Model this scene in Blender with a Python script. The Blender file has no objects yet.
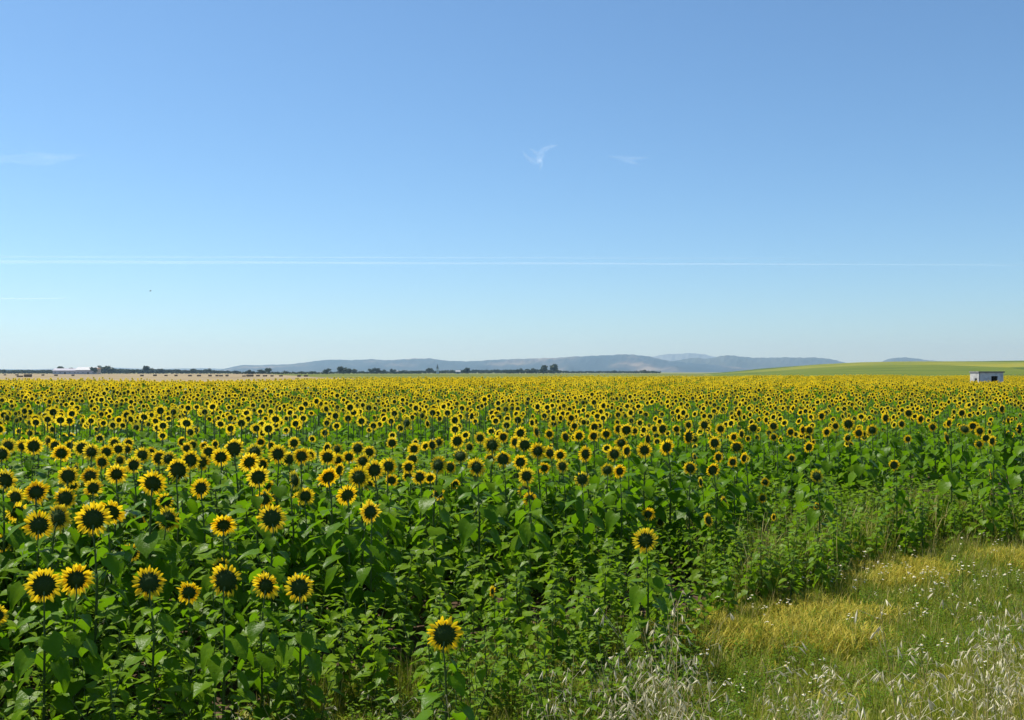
import bpy, math, random
import numpy as np
from mathutils import Vector, Matrix, Euler

R = random.Random(7)
NR = np.random.default_rng(11)
PI = math.pi
sc = bpy.context.scene
COL = sc.collection
CAM_H = 2.45
HZ = 372.0          # image row of the true horizon
F = 1000.0          # focal length in pixels


# ------------------------------------------------------------------ helpers
def rad(a):
    return math.radians(a)


def smooth(a, b, x):
    t = min(1.0, max(0.0, (x - a) / (b - a)))
    return t * t * (3 - 2 * t)


def at(px, y, d):
    """point at depth d (metres along the view) seen at a photo position"""
    return Vector(((px - 512.0) / F * d, d, CAM_H - (y - HZ) / F * d))


def edge_s(x, y):
    """signed distance from the field edge, positive on the road side"""
    return (x + 1.3) * 0.646 - (y - 7.0) * 0.763


def ground_z(x, y):
    s = edge_s(x, y)
    z = 0.9 * smooth(1.5, 5.5, s)
    if abs(x) < 40 and y < 60:
        z += 0.025 * math.sin(x * 1.7 + y * .6) * math.cos(y * 1.3 - x * .4)
    return z


class MB:
    """collects faces of one mesh"""

    def __init__(self):
        self.v, self.f, self.m = [], [], []

    def add(self, verts, faces, mi=0):
        o = len(self.v)
        self.v.extend([tuple(p) for p in verts])
        for f in faces:
            self.f.append(tuple(i + o for i in f))
            self.m.append(mi)

    def box(self, c, s, mi=0, rz=0.0):
        cx, cy, cz = c
        hx, hy, hz = s[0] / 2, s[1] / 2, s[2] / 2
        ca, sa = math.cos(rz), math.sin(rz)
        vs = []
        for dz in (-hz, hz):
            for dx, dy in ((-hx, -hy), (hx, -hy), (hx, hy), (-hx, hy)):
                vs.append((cx + dx * ca - dy * sa, cy + dx * sa + dy * ca, cz + dz))
        self.add(vs, [(3, 2, 1, 0), (4, 5, 6, 7), (0, 1, 5, 4), (1, 2, 6, 5), (2, 3, 7, 6), (3, 0, 4, 7)], mi)

    def tube(self, pts, rads, n=6, mi=0, cap=False):
        pts = [Vector(p) for p in pts]
        rings = []
        for i, p in enumerate(pts):
            t = (pts[min(i + 1, len(pts) - 1)] - pts[max(i - 1, 0)]).normalized()
            a = Vector((1, 0, 0)) if abs(t.x) < .8 else Vector((0, 1, 0))
            u = t.cross(a).normalized()
            w = t.cross(u)
            rings.append([p + (u * math.cos(2 * PI * k / n) + w * math.sin(2 * PI * k / n)) * rads[i] for k in range(n)])
        vs = [q for r in rings for q in r]
        fs = []
        for i in range(len(pts) - 1):
            for k in range(n):
                a, b = i * n + k, i * n + (k + 1) % n
                fs.append((a, b, b + n, a + n))
        if cap:
            fs.append(tuple(range(n))[::-1])
            fs.append(tuple(range((len(pts) - 1) * n, len(pts) * n)))
        self.add(vs, fs, mi)

    def mesh(self, name, mats, smooth_=True):
        me = bpy.data.meshes.new(name)
        me.from_pydata(self.v, [], self.f)
        for m in mats:
            me.materials.append(m)
        me.polygons.foreach_set('material_index', np.array(self.m, dtype=np.int32))
        if smooth_:
            me.polygons.foreach_set('use_smooth', np.ones(len(self.f), dtype=bool))
        me.update()
        return me

    def obj(self, name, mats, parent=None, smooth_=False):
        o = bpy.data.objects.new(name, self.mesh(name, mats, smooth_))
        COL.objects.link(o)
        if parent:
            o.parent = parent
        return o


def tag(o, label=None, cat=None, group=None, kind=None):
    if label: o['label'] = label
    if cat: o['category'] = cat
    if group: o['group'] = group
    if kind: o['kind'] = kind
    return o


def empty(name, loc, label, cat, group=None, rz=0.0, scale=1.0):
    o = bpy.data.objects.new(name, None)
    o.empty_display_size = .1
    COL.objects.link(o)
    o.location = loc
    o.rotation_euler = (0, 0, rz)
    o.scale = (scale,) * 3
    return tag(o, label, cat, group)


def part(name, me, parent, loc=(0, 0, 0), rot=(0, 0, 0), scale=(1, 1, 1)):
    o = bpy.data.objects.new(name, me)
    COL.objects.link(o)
    o.parent = parent
    o.location = loc
    o.rotation_euler = rot
    o.scale = scale
    return o


# ------------------------------------------------------------------ materials
def new_mat(name):
    m = bpy.data.materials.new(name)
    m.use_nodes = True
    nt = m.node_tree
    nt.nodes.clear()
    out = nt.nodes.new('ShaderNodeOutputMaterial')
    return m, nt, out


def N(nt, typ, **kw):
    n = nt.nodes.new(typ)
    for k, v in kw.items():
        if k.startswith('i_'):
            n.inputs[k[2:].replace('_', ' ')].default_value = v
        else:
            setattr(n, k, v)
    return n


def ramp(nt, fac, stops, interp='LINEAR'):
    r = nt.nodes.new('ShaderNodeValToRGB')
    r.color_ramp.interpolation = interp
    e = r.color_ramp.elements
    while len(e) < len(stops):
        e.new(.5)
    for el, (p, c) in zip(e, stops):
        el.position = p
        el.color = (*c, 1)
    nt.links.new(fac, r.inputs[0])
    return r.outputs[0]


def noise(nt, scale, detail=4, rough=.55, coord='Object', stretch=None):
    tc = nt.nodes.new('ShaderNodeTexCoord')
    src = tc.outputs[coord]
    if stretch:
        mp = nt.nodes.new('ShaderNodeMapping')
        mp.inputs['Scale'].default_value = stretch
        nt.links.new(src, mp.inputs[0])
        src = mp.outputs[0]
    n = N(nt, 'ShaderNodeTexNoise')
    n.inputs['Scale'].default_value = scale
    n.inputs['Detail'].default_value = detail
    n.inputs['Roughness'].default_value = rough
    nt.links.new(src, n.inputs['Vector'])
    return n.outputs['Fac']


def mixc(nt, fac, a, b):
    m = nt.nodes.new('ShaderNodeMix')
    m.data_type = 'RGBA'
    for sock, v in ((m.inputs[0], fac), (m.inputs[6], a), (m.inputs[7], b)):
        if isinstance(v, (int, float)):
            sock.default_value = v
        elif isinstance(v, tuple):
            sock.default_value = (*v, 1)
        else:
            nt.links.new(v, sock)
    return m.outputs[2]


def leafy_mat(name, stops, trans, rough=.45, tw=.4, spec=.5, nscale=9.0, back=None, bump=0.0):
    """thin plant tissue: reflects, shines a little and lets sunlight through"""
    m, nt, out = new_mat(name)
    oi = N(nt, 'ShaderNodeObjectInfo')
    nz = noise(nt, nscale, 3)
    add = N(nt, 'ShaderNodeMath', operation='MULTIPLY_ADD')
    nt.links.new(nz, add.inputs[0])
    add.inputs[1].default_value = .75
    sub = N(nt, 'ShaderNodeMath', operation='MULTIPLY')
    nt.links.new(oi.outputs['Random'], sub.inputs[0])
    sub.inputs[1].default_value = .4
    nt.links.new(sub.outputs[0], add.inputs[2])
    c = ramp(nt, add.outputs[0], stops)
    if back:
        geo = N(nt, 'ShaderNodeNewGeometry')
        c = mixc(nt, geo.outputs['Backfacing'], c, back)
    p = N(nt, 'ShaderNodeBsdfPrincipled')
    nt.links.new(c, p.inputs['Base Color'])
    p.inputs['Roughness'].default_value = rough
    p.inputs['Specular IOR Level'].default_value = spec
    if bump:
        b = N(nt, 'ShaderNodeBump')
        b.inputs['Strength'].default_value = bump
        b.inputs['Distance'].default_value = .02
        nt.links.new(noise(nt, 28, 3, .6), b.inputs['Height'])
        nt.links.new(b.outputs[0], p.inputs['Normal'])
    t = N(nt, 'ShaderNodeBsdfTranslucent')
    tcol = mixc(nt, .45, c, trans)
    nt.links.new(tcol, t.inputs[0])
    mx = N(nt, 'ShaderNodeMixShader')
    mx.inputs[0].default_value = tw
    nt.links.new(p.outputs[0], mx.inputs[1])
    nt.links.new(t.outputs[0], mx.inputs[2])
    nt.links.new(mx.outputs[0], out.inputs[0])
    return m


def plain_mat(name, stops, nscale=3.0, rough=.8, spec=.3, detail=5, bump=0.0, stretch=None):
    m, nt, out = new_mat(name)
    nz = noise(nt, nscale, detail, stretch=stretch)
    c = ramp(nt, nz, stops)
    p = N(nt, 'ShaderNodeBsdfPrincipled')
    nt.links.new(c, p.inputs['Base Color'])
    p.inputs['Roughness'].default_value = rough
    p.inputs['Specular IOR Level'].default_value = spec
    if bump:
        b = N(nt, 'ShaderNodeBump')
        b.inputs['Strength'].default_value = bump
        nt.links.new(nz, b.inputs['Height'])
        nt.links.new(b.outputs[0], p.inputs['Normal'])
    nt.links.new(p.outputs[0], out.inputs[0])
    return m


M = {}
M['leaf'] = leafy_mat('sunflower_leaf', [(.15, (.044, .102, .003)), (.5, (.086, .182, .004)), (.9, (.14, .24, .009))],
                      (.20, .43, .004), rough=.36, tw=.44, spec=.11, nscale=6, bump=.3)
M['leaf_young'] = leafy_mat('young_leaf', [(.15, (.062, .130, .004)), (.5, (.118, .215, .006)), (.9, (.18, .275, .013))],
                            (.25, .46, .006), rough=.38, tw=.44, spec=.11, nscale=6, bump=.3)
M['stem'] = plain_mat('sunflower_stem', [(.3, (.05, .09, .018)), (.7, (.09, .14, .03))], 12, .6)
M['petal'] = leafy_mat('petal', [(.15, (.82, .47, .006)), (.45, (.89, .62, .012)), (.85, (.93, .74, .05))],
                       (.98, .68, .01), rough=.5, tw=.5, spec=.25, nscale=14)
M['bract'] = leafy_mat('bract', [(.2, (.016, .036, .007)), (.8, (.038, .075, .012))], (.06, .12, .01), rough=.6, tw=.1, spec=.12, nscale=20)
M['head_back'] = plain_mat('head_back', [(.3, (.020, .040, .008)), (.7, (.05, .082, .016))], 25, .7, spec=.1, bump=.3)
M['seed'] = plain_mat('seed_disc', [(.3, (.02, .01, .004)), (.7, (.08, .04, .012))], 60, .9, bump=.5)
M['grass'] = leafy_mat('grass_blade', [(.1, (.09, .13, .008)), (.5, (.20, .24, .014)), (.9, (.34, .33, .035))],
                       (.32, .40, .02), rough=.55, tw=.36, spec=.25, nscale=5)
M['straw'] = leafy_mat('straw', [(.1, (.30, .24, .07)), (.5, (.48, .39, .13)), (.9, (.64, .54, .24))],
                       (.5, .42, .2), rough=.6, tw=.25, spec=.3, nscale=8)
M['yellow'] = leafy_mat('yellowed_grass', [(.1, (.22, .21, .02)), (.5, (.43, .36, .03)), (.9, (.56, .48, .08))],
                        (.5, .40, .05), rough=.6, tw=.3, spec=.2, nscale=8)
M['oat'] = leafy_mat('oat_husk', [(.1, (.44, .38, .20)), (.5, (.66, .60, .38)), (.9, (.80, .75, .54))],
                     (.5, .45, .28), rough=.55, tw=.35, spec=.4, nscale=12)
M['white'] = leafy_mat('white_petal', [(.2, (.7, .7, .66)), (.8, (.85, .85, .82))], (.8, .8, .7), rough=.6, tw=.3, spec=.2)
M['crown'] = leafy_mat('tree_leaf', [(.1, (.018, .032, .012)), (.5, (.034, .055, .018)), (.9, (.06, .085, .03))],
                       (.08, .12, .03), rough=.55, tw=.2, spec=.3, nscale=.4)
M['bark'] = plain_mat('bark', [(.3, (.05, .04, .03)), (.7, (.12, .09, .07))], 4, .9)


# ------------------------------------------------------------------ sunflower pieces
PROF = [(0, .5), (.12, .92), (.27, 1.0), (.48, .86), (.70, .52), (.88, .2), (1.0, 0.0)]
PROF_LO = [(0, .55), (.3, 1.0), (1.0, 0.0)]


def leaf(mb, base, az, pet, L, elev, droop, fold, mi_leaf=0, mi_stem=1, lo=False, wid=.44, wave=.05, rr=R, roll=0.0, pet_up=.7):
    base = Vector(base)
    d = Vector((math.cos(az), math.sin(az), 0))
    pe = base + d * pet * math.cos(pet_up) + Vector((0, 0, pet * math.sin(pet_up)))
    if not lo:
        mid = (base + pe) / 2 + Vector((0, 0, pet * .12))
        mb.tube([base, mid, pe], [.0045, .0036, .0026], 3, mi_stem)
    rot = Matrix.Rotation(az, 3, 'Z') @ Matrix.Rotation(-elev, 3, 'Y') @ Matrix.Rotation(roll, 3, 'X')
    us = (-1, 0, 1) if lo else (-1, -.5, 0, .5, 1)
    prof = PROF_LO if lo else PROF
    vs, fs = [], []
    nu = len(us)
    for i, (t, w) in enumerate(prof):
        for u in us:
            x = L * t
            if i == 0:
                x -= .13 * L * u * u
            y = u * w * wid * L
            z = -droop * L * t * t + fold * abs(y) - .35 * fold * y * y / (L * .4)
            if not lo and abs(u) == 1:
                z += rr.uniform(-wave, wave) * L
                x += rr.uniform(-wave, wave) * L * .6
            vs.append(pe + rot @ Vector((x, y, z)))
    for i in range(len(prof) - 1):
        for k in range(nu - 1):
            a = i * nu + k
            fs.append((a, a + 1, a + nu + 1, a + nu))
    mb.add(vs, fs, mi_leaf)


NECK = Vector((0, -.028, 1.30))


def stem_path(rr, h=1.30, bend=.03):
    a, b = rr.uniform(-bend, bend), rr.uniform(-bend, bend)
    return [(0 + a * .0, -.05, -.03), (a * .6, -.055 + b * .5, h * .33), (a, -.06 + b, h * .66), (a * .4, -.052, h * .86), (0, -.047, h - .105),
            (0, -.038, h - .068), (0, -.018, h - .036)]


def leaf_plan(rr, h, n, lo=False):
    plan = []
    for i in range(n):
        t = (i + .5) / n
        z = h * (.10 + .80 * t) + rr.uniform(-.02, .02)
        az = i * 2.4 + rr.uniform(-.4, .4)
        sz = .090 + .118 * math.sin(PI * min(1, .22 + .70 * t)) + rr.uniform(-.025, .025)
        if t > .85:
            sz *= .75
        plan.append((z, az, sz * .62, sz, rad(rr.uniform(-52, 8)), rr.uniform(.15, .5), rr.uniform(.1, .4)))
    return plan


def build_foliage(rr, h=1.30, n=17):
    st, lf = MB(), MB()
    path = stem_path(rr, h)
    st.tube(path, [.0125, .011, .0085, .0062, .0055, .0058, .009], 7, 0)
    for z, az, pet, L, el, dr, fo in leaf_plan(rr, h, n):
        x = np.interp(z, [p[2] for p in path], [p[0] for p in path])
        y = np.interp(z, [p[2] for p in path], [p[1] for p in path])
        leaf(lf, (x, y, z), az, pet, L, el, dr, fo, rr=rr, roll=rr.uniform(-.3, .3))
    return st.mesh('stem', [M['stem']]), lf.mesh('foliage', [M['leaf'], M['stem']])


def build_young(rr, h=.9, n=16):
    """leafy plant that carries no open flower: leaves up to the tip"""
    st, lf = MB(), MB()
    path = [(0, 0, -.03), (rr.uniform(-.02, .02), rr.uniform(-.02, .02), h * .5), (0, 0, h)]
    st.tube(path, [.011, .009, .004], 6, 0)
    for i in range(n):
        t = (i + .5) / n
        z = h * (.08 + .92 * t)
        az = i * 2.4 + rr.uniform(-.4, .4)
        L = (.058 + .092 * math.sin(PI * min(1, .25 + .68 * t))) * rr.uniform(.75, 1.25)
        leaf(lf, (0, 0, z), az, L * .55, L, rad(rr.uniform(-45, 15) + 35 * max(0, t - .75) * 4), rr.uniform(.1, .5), rr.uniform(.1, .45), rr=rr,
             roll=rr.uniform(-.3, .3))
    return st.mesh('stem', [M['stem']]), lf.mesh('foliage', [M['leaf_young'], M['stem']])


def build_head(rr, npet=30, ragged=.12, reflex=.12, inner=.50, lost=0.0):
    """flower head of outer radius 1, facing +Y, built round the origin (the neck joins its back)"""
    hb, pt, br = MB(), MB(), MB()
    n = 20
    q_ = (inner + .05) / .55
    prof = [(0.0, -.20), (.16 * q_, -.21), (.30 * q_, -.17), (.44 * q_, -.06), (.54 * q_, .06), (.55 * q_, .10)]
    vs, fs = [], []
    for r, y in prof:
        for k in range(n):
            a = 2 * PI * k / n
            rr_ = max(r, .001) * (1 + rr.uniform(-.02, .02))
            vs.append((rr_ * math.cos(a), y, rr_ * math.sin(a)))
    for i in range(len(prof) - 1):
        for k in range(n):
            a, b = i * n + k, i * n + (k + 1) % n
            fs.append((a, b, b + n, a + n))
    hb.add(vs, fs, 0)
    prof2 = [(.55 * q_, .10), (.45 * q_, .15), (.25, .13), (.001, .09)]
    vs, fs = [], []
    for r, y in prof2:
        for k in range(n):
            a = 2 * PI * k / n
            vs.append((r * math.cos(a), y, r * math.sin(a)))
    for i in range(len(prof2) - 1):
        for k in range(n):
            a, b = i * n + k, i * n + (k + 1) % n
            fs.append((a, b, b + n, a + n))
    hb.add(vs, fs, 1)
    # ray petals in two staggered whorls
    gap_a = rr.uniform(0, 6.28)
    for k in range(npet):
        if rr.random() < lost * (1.5 + math.cos(2 * PI * k / npet - gap_a)):
            continue
        a = 2 * PI * (k + rr.uniform(-.3, .3)) / npet
        L = (1 - inner) * rr.uniform(1 - ragged * 2.2, 1 + ragged)
        w = .088 * rr.uniform(.75, 1.25)
        y0 = .085 if k % 2 else .06
        tilt = reflex * rr.uniform(-.6, 1.8)
        tw = rr.uniform(-.9, .9)
        side = rr.uniform(-.2, .2)
        ca, sa = math.cos(a), math.sin(a)
        vs = []
        for t, ww in ((0, .5), (.3, .95), (.62, 1.0), (.86, .6), (1.0, .06)):
            for u in (-1, 0, 1):
                rad_ = inner + L * t
                lat = u * w * ww + side * t * t * L
                yy = y0 - tilt * t * t * .9 + (.03 if u == 0 else 0) * ww + u * tw * w * ww * .8 * t
                vs.append((rad_ * ca - lat * sa, yy, rad_ * sa + lat * ca))
        fs = []
        for i in range(4):
            for u in range(2):
                q = i * 3 + u
                fs.append((q, q + 1, q + 4, q + 3))
        pt.add(vs, fs, 0)
    # green bracts round the back
    nb = 26
    for k in range(nb):
        a = 2 * PI * (k + rr.uniform(-.25, .25)) / nb
        ca, sa = math.cos(a), math.sin(a)
        L = rr.uniform(.22, .36)
        w = .07
        vs = []
        for t, ww in ((0, .8), (.45, 1.0), (1.0, .05)):
            for u in (-1, 0, 1):
                rad_ = (.36 if k % 2 else .42) * q_ + L * t
                y = -.13 + .11 * t + (.0 if k % 2 else .05) - (.02 if u == 0 else 0) - .05 * t * t * rr.uniform(0, 1.5)
                vs.append((rad_ * ca - u * w * ww * sa, y, rad_ * sa + u * w * ww * ca))
        br.add(vs, [(0, 1, 4, 3), (1, 2, 5, 4), (3, 4, 7, 6), (4, 5, 8, 7)], 0)
    return hb.mesh('flower_head', [M['head_back'], M['seed']]), pt.mesh('petals', [M['petal']]), br.mesh('bracts', [M['bract']])


FOL = [build_foliage(random.Random(100 + i), n=20 + i % 5) for i in range(7)]
YNG = [build_young(random.Random(200 + i), n=22 + i % 5) for i in range(6)]
HEADS = [build_head(random.Random(300 + i), npet=32 + 3 * (i % 5), ragged=.09 + .05 * (i % 3), reflex=.04 + .06 * (i % 4), inner=(.43, .48, .53, .40, .47, .50, .45, .55, .42)[i],
                    lost=(0, .04, 0, .02, .12, 0, .05, .16, 0)[i]) for i in range(9)]


# ------------------------------------------------------------------ photographed heads: x, y, width in pixels (+ turn)
HL = """9,446,17 2,454,17 34,446,19 23,446,14 50,442,14 62,453,20 56,446,14 82,448,17 92,452,18 107,452,15 103,462,16 115,443,13 119,449,13
128,449,12 129,443,11 121,460,13 143,455,17 134,465,18 117,474,22 7,480,24 37,492,25 17,497,20 18,512,22 69,476,21 77,469,14 91,476,20
73,485,15 94,488,19 66,498,22 40,525,30 60,517,31 94,519,35 112,512,29 13,531,20 2,535,20 140,521,13 154,483,28 152,452,11 160,458,17
169,459,17 179,470,25 191,460,20 202,462,18 209,452,15 221,457,20 234,449,22 255,452,18 249,462,22 263,464,14 278,454,20 289,459,15
258,477,23,35 268,485,13 296,480,20,-45 201,488,21 166,501,17 169,519,26 224,525,26 272,518,29 265,499,19 183,442,11 193,445,11 204,446,10
215,444,9 261,442,11 271,445,10 294,443,13 187,448,12 299,498,15 302,456,19 310,455,15 328,457,18 338,460,14 339,470,16 328,477,23 306,496,19
349,457,14 358,448,14 370,452,14 363,461,16 359,477,23 374,470,22,30 369,485,12 347,495,23 370,512,24,35 389,466,18 392,480,14 392,443,12
414,449,14 413,459,13 408,467,14,35 419,477,16,40 408,476,12 430,478,13 424,446,10 439,494,13 338,449,11 327,448,12 439,465,20 450,467,13
457,441,16 439,442,11 432,445,12 425,446,11 460,456,16 470,447,11 476,467,20 492,445,18 480,438,13 503,459,17 490,459,12 514,442,14 520,433,14
503,437,13 525,445,16 520,462,16 538,451,18 549,453,14 536,432,14 549,434,11 565,437,12 560,455,14 562,466,14 544,468,13 526,476,18 524,490,14
530,499,15 455,484,11 571,418,10 584,422,8 574,426,10 594,427,11 579,436,13 593,436,13 606,434,12 618,429,12 626,430,14
634,431,10 621,443,14 614,454,16 626,451,14,40 647,439,13 644,450,17 662,429,13 666,447,18 654,429,10 676,429,9 688,425,10 688,437,16 694,439,10
704,425,13 714,443,14 585,454,17 582,479,16 607,470,14 619,471,15 690,468,14 694,457,9,45 712,470,15 700,482,11,45 648,514,14 718,457,12 720,429,12
736,447,13 741,434,10 733,437,11 743,458,12 732,462,12 753,428,11 773,426,11 738,413,10 790,432,10 802,430,11 809,430,11 808,447,12 791,458,9
816,476,14 765,482,10 762,498,11 724,502,14 826,432,11 848,424,14 835,426,10 821,416,10 773,437,9 850,445,8 847,438,10 858,433,12 872,430,12
885,418,12 908,413,10 920,419,11 932,427,10 948,423,11 946,438,13 964,429,12 979,431,11 985,438,10 991,441,12 978,444,10 1001,409,10 1007,420,8
1018,429,14 961,413,10 901,424,10 972,426,10 907,439,9 893,465,12 989,474,10,65 867,434,8 862,434,9 645,540,26 660,522,10 445,634,35 492,591,12,70
708,520,14,45 773,517,8 816,506,8 45,585,35 77,579,33 150,582,32 190,592,24 227,580,34 222,567,20 267,585,29 300,587,29 133,552,19 -2,615,22 3,543,20"""
heads = []
for tok in HL.split():
    q = [float(a) for a in tok.split(',')]
    heads.append((q[0], q[1], q[2], q[3] if len(q) > 3 else None))

# place them in the field
blooms = []          # x, y, z(head), D, turn, photo x, photo y
for px, y, w, turn in heads:
    dy = (y - HZ) / F
    y0 = 470 - 25 * smooth(350, 900, px)
    t = smooth(0, 75, y - y0)
    hc = 1.52 - .42 * t - .08 * smooth(500, 900, px) * t
    d_can = (CAM_H - hc) / dy
    d_siz = .215 * F / w
    d = d_can ** .6 * d_siz ** .4
    d = min(d, 20.0)
    p = at(px, y, d)
    if p.z < .62 or p.z > 1.72:
        z = min(1.72, max(.62, p.z))
        d = (CAM_H - z) / dy
        p = at(px, y, d)
    D = min(.30, max(.11, w * d / F * 1.04))
    blooms.append([p.x, p.y, p.z, D, turn, px, y, w])

# ---- labels: the foremost blooms are told apart one by one, the crowd behind by its stand
NAMED = {
    (445, 634): "lone sunflower nearest the camera, low above the grassy gap at the bottom centre",
    (645, 540): "sunflower standing alone above leaves just before the dark gap, tallest of a trio of heads",
    (648, 514): "small sunflower peeking out right above the lone bloom beside the dark gap",
    (660, 522): "tiny pale sunflower at the right shoulder of the lone bloom beside the dark gap",
    (492, 591): "drooping sunflower turned side-on among the leaves above the lowest bloom",
    (45, 585): "leftmost large bloom of the lowest row of sunflowers, touching its right neighbour",
    (77, 579): "second bloom of the lowest row of sunflowers, overlapped by the leftmost one",
    (150, 582): "dark-backed sunflower with short ragged petals, third bloom of the lowest row",
    (190, 592): "smallest bloom of the lowest row of sunflowers, just left of a big double one",
    (227, 580): "big bright sunflower in the lowest row with another bloom hidden behind its top",
    (222, 567): "sunflower mostly hidden behind the top of a big bloom in the lowest row",
    (267, 585): "sunflower in the lowest row, left one of its two rightmost blooms",
    (300, 587): "rightmost bloom of the lowest row of sunflowers on a tall bare stem",
    (133, 552): "sunflower sunk in leaves above the gap between second and third lowest blooms",
    (-2, 615): "lowest sunflower at the left photo border, half cut off by it",
    (3, 543): "sunflower cut by the left photo border, upper left of the lowest row",
    (94, 519): "largest sunflower of the left cluster, overlapping a twin on its right",
    (112, 512): "sunflower tucked behind the right side of the largest left cluster bloom",
    (60, 517): "big sunflower between two others in the left cluster, second largest there",
    (40, 525): "big sunflower lowest on the left side of the left cluster",
    (13, 531): "small sunflower below the left cluster near the photo border",
    (2, 535): "sunflower at the left photo border beneath the left cluster",
    (140, 521): "tiny half-open sunflower among the leaves right of the left cluster",
    (18, 512): "medium sunflower left of the two big overlapping blooms near the border",
    (37, 492): "large round sunflower above the left cluster, dark centre facing the camera",
    (17, 497): "sunflower at lower left of a large round bloom near the left border",
    (66, 498): "sunflower directly above the big middle bloom of the left cluster",
    (154, 483): "large sunflower standing apart right of the left crowd with thick petals",
    (179, 470): "broad sunflower just upper right of the large solitary bloom",
    (201, 488): "sunflower alone over leaves between two larger blooms left of centre",
    (166, 501): "half-hidden sunflower directly below the large solitary bloom",
    (169, 519): "round sunflower alone on the leaves below a half-hidden small one",
    (224, 525): "round sunflower alone above the big double bloom of the lowest row",
    (272, 518): "large tilted sunflower with a smaller one rising behind its top left",
    (265, 499): "sunflower rising behind the top left of a large tilted bloom",
    (258, 477): "sunflower turned aside with a thick crescent of petals along its top",
    (296, 480): "narrow sunflower turned sideways, right of the crescent-shaped bloom",
    (306, 496): "sunflower nodding forward beneath the narrow sideways bloom",
    (328, 477): "large round sunflower at the front of the crowd left of centre",
    (347, 495): "sunflower diagonally below the large round bloom left of centre",
    (370, 512): "lowest sunflower left of centre, turned aside with petals heavy on its left",
    (359, 477): "large sunflower beside a turned one, right of the round bloom left of centre",
    (374, 470): "turned sunflower partly behind a large bloom left of centre",
    (392, 480): "small thin-petalled sunflower right of the paired large blooms left of centre",
    (439, 494): "small sunflower low in the leaves at the centre left",
    (439, 465): "round sunflower with a small one at its right edge, left of the centre",
    (476, 467): "large sunflower on a long straight stem at the centre",
    (526, 476): "top bloom of three sunflowers stacked above each other at the centre",
    (524, 490): "middle bloom of three sunflowers stacked above each other at the centre",
    (530, 499): "lowest bloom of three sunflowers stacked above each other at the centre",
    (582, 479): "round sunflower alone on the leaves right of the stacked three",
    (619, 471): "right one of a touching sunflower pair right of the centre",
    (607, 470): "left one of a touching sunflower pair right of the centre",
    (690, 468): "round sunflower left of another of its size, above a sideways one",
    (712, 470): "round sunflower right of another of its size, above a sideways one",
    (700, 482): "narrow sideways sunflower below two round ones right of the centre",
    (708, 520): "sideways sunflower low over the leaves right of the dark gap",
    (724, 502): "small round sunflower above and right of the low sideways one",
    (762, 498): "small sunflower right of a small round one, lower of a vertical pair",
    (765, 482): "small pale sunflower, upper of a vertical pair right of the centre",
    (773, 517): "faint yellow sunflower bud in the leaves below the vertical pair",
    (816, 506): "faint yellow sunflower lowest on the right over the weeds",
    (816, 476): "round sunflower standing apart over the right leafy stretch, nearer the centre",
    (893, 465): "round sunflower standing apart over the right leafy stretch, beyond the other one",
    (989, 474): "sunflower seen from the side, low near the right photo border",
    (791, 458): "green half-open sunflower without petals spread, right of the centre",
    (808, 447): "sunflower a step below the dense right crowd, left of its biggest bloom",
    (848, 424): "largest dark-centred sunflower of the dense crowd on the right",
    (1018, 429): "sunflower cut by the right photo border in the dense crowd",
}


def crowd(px, y):
    side = 'left of the photo' if px < 210 else 'centre left' if px < 420 else 'middle of the photo' if px < 600 else \
        'centre right' if px < 780 else 'right of the photo'
    row = 'front fringe' if y > 455 else 'dense middle band'
    return f"yellow sunflower seen from behind in the {row}, {side}", f"sunflowers of the {row} at the {side}"


def sunflower(b, i, rr):
    x, y, z, D, turn, px, py, w = b
    key = (int(px), int(py))
    if key in NAMED:
        lab, grp = NAMED[key], 'sunflowers in bloom'
    else:
        lab, grp = crowd(px, py)
    yaw = turn if turn is not None else rr.gauss(13, 16)      # heads lean towards the sun, to the left
    tilt = max(-30, min(34, rr.gauss(6, 13)))
    gz = ground_z(x, y)
    h = max(.45, z - gz)
    s = h / 1.30
    loc = Vector((x, y, gz))
    off = Matrix.Rotation(rad(yaw), 3, 'Z') @ Vector((0, .0, 0))
    root = empty('sunflower', loc - off, lab, 'sunflower', grp, rad(yaw), s)
    st, fo = FOL[i % len(FOL)]
    part('stem', st, root, rot=(0, 0, 0))
    part('foliage', fo, root, rot=(0, 0, 0))
    hm, pm, bm = HEADS[(i * 7 + i // 6) % len(HEADS)]
    k = D / 2 / s
    hd = part('flower_head', hm, root, loc=(0, -.03 + .19 * k, 1.30), rot=(rad(tilt), rr.uniform(0, 6.28), 0), scale=(k, k, k))
    part('petals', pm, hd)
    part('bracts', bm, hd)
    return root


for i, b in enumerate(blooms):
    sunflower(b, i, R)

# ------------------------------------------------------------------ filling the stand between them
occ = {}


def near_taken(x, y, r):
    cx, cy = int(x // .6), int(y // .6)
    for i in range(cx - 1, cx + 2):
        for j in range(cy - 1, cy + 2):
            for (a, c) in occ.get((i, j), ()):
                if (a - x) ** 2 + (c - y) ** 2 < r * r:
                    return True
    return False


def take(x, y):
    occ.setdefault((int(x // .6), int(y // .6)), []).append((x, y))


for b in blooms:
    take(b[0], b[1])


def edge_wobble(x, y):
    return .5 * math.sin(x * 1.1 + 2) + .35 * math.sin(x * 2.9 + y * .7)


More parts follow.
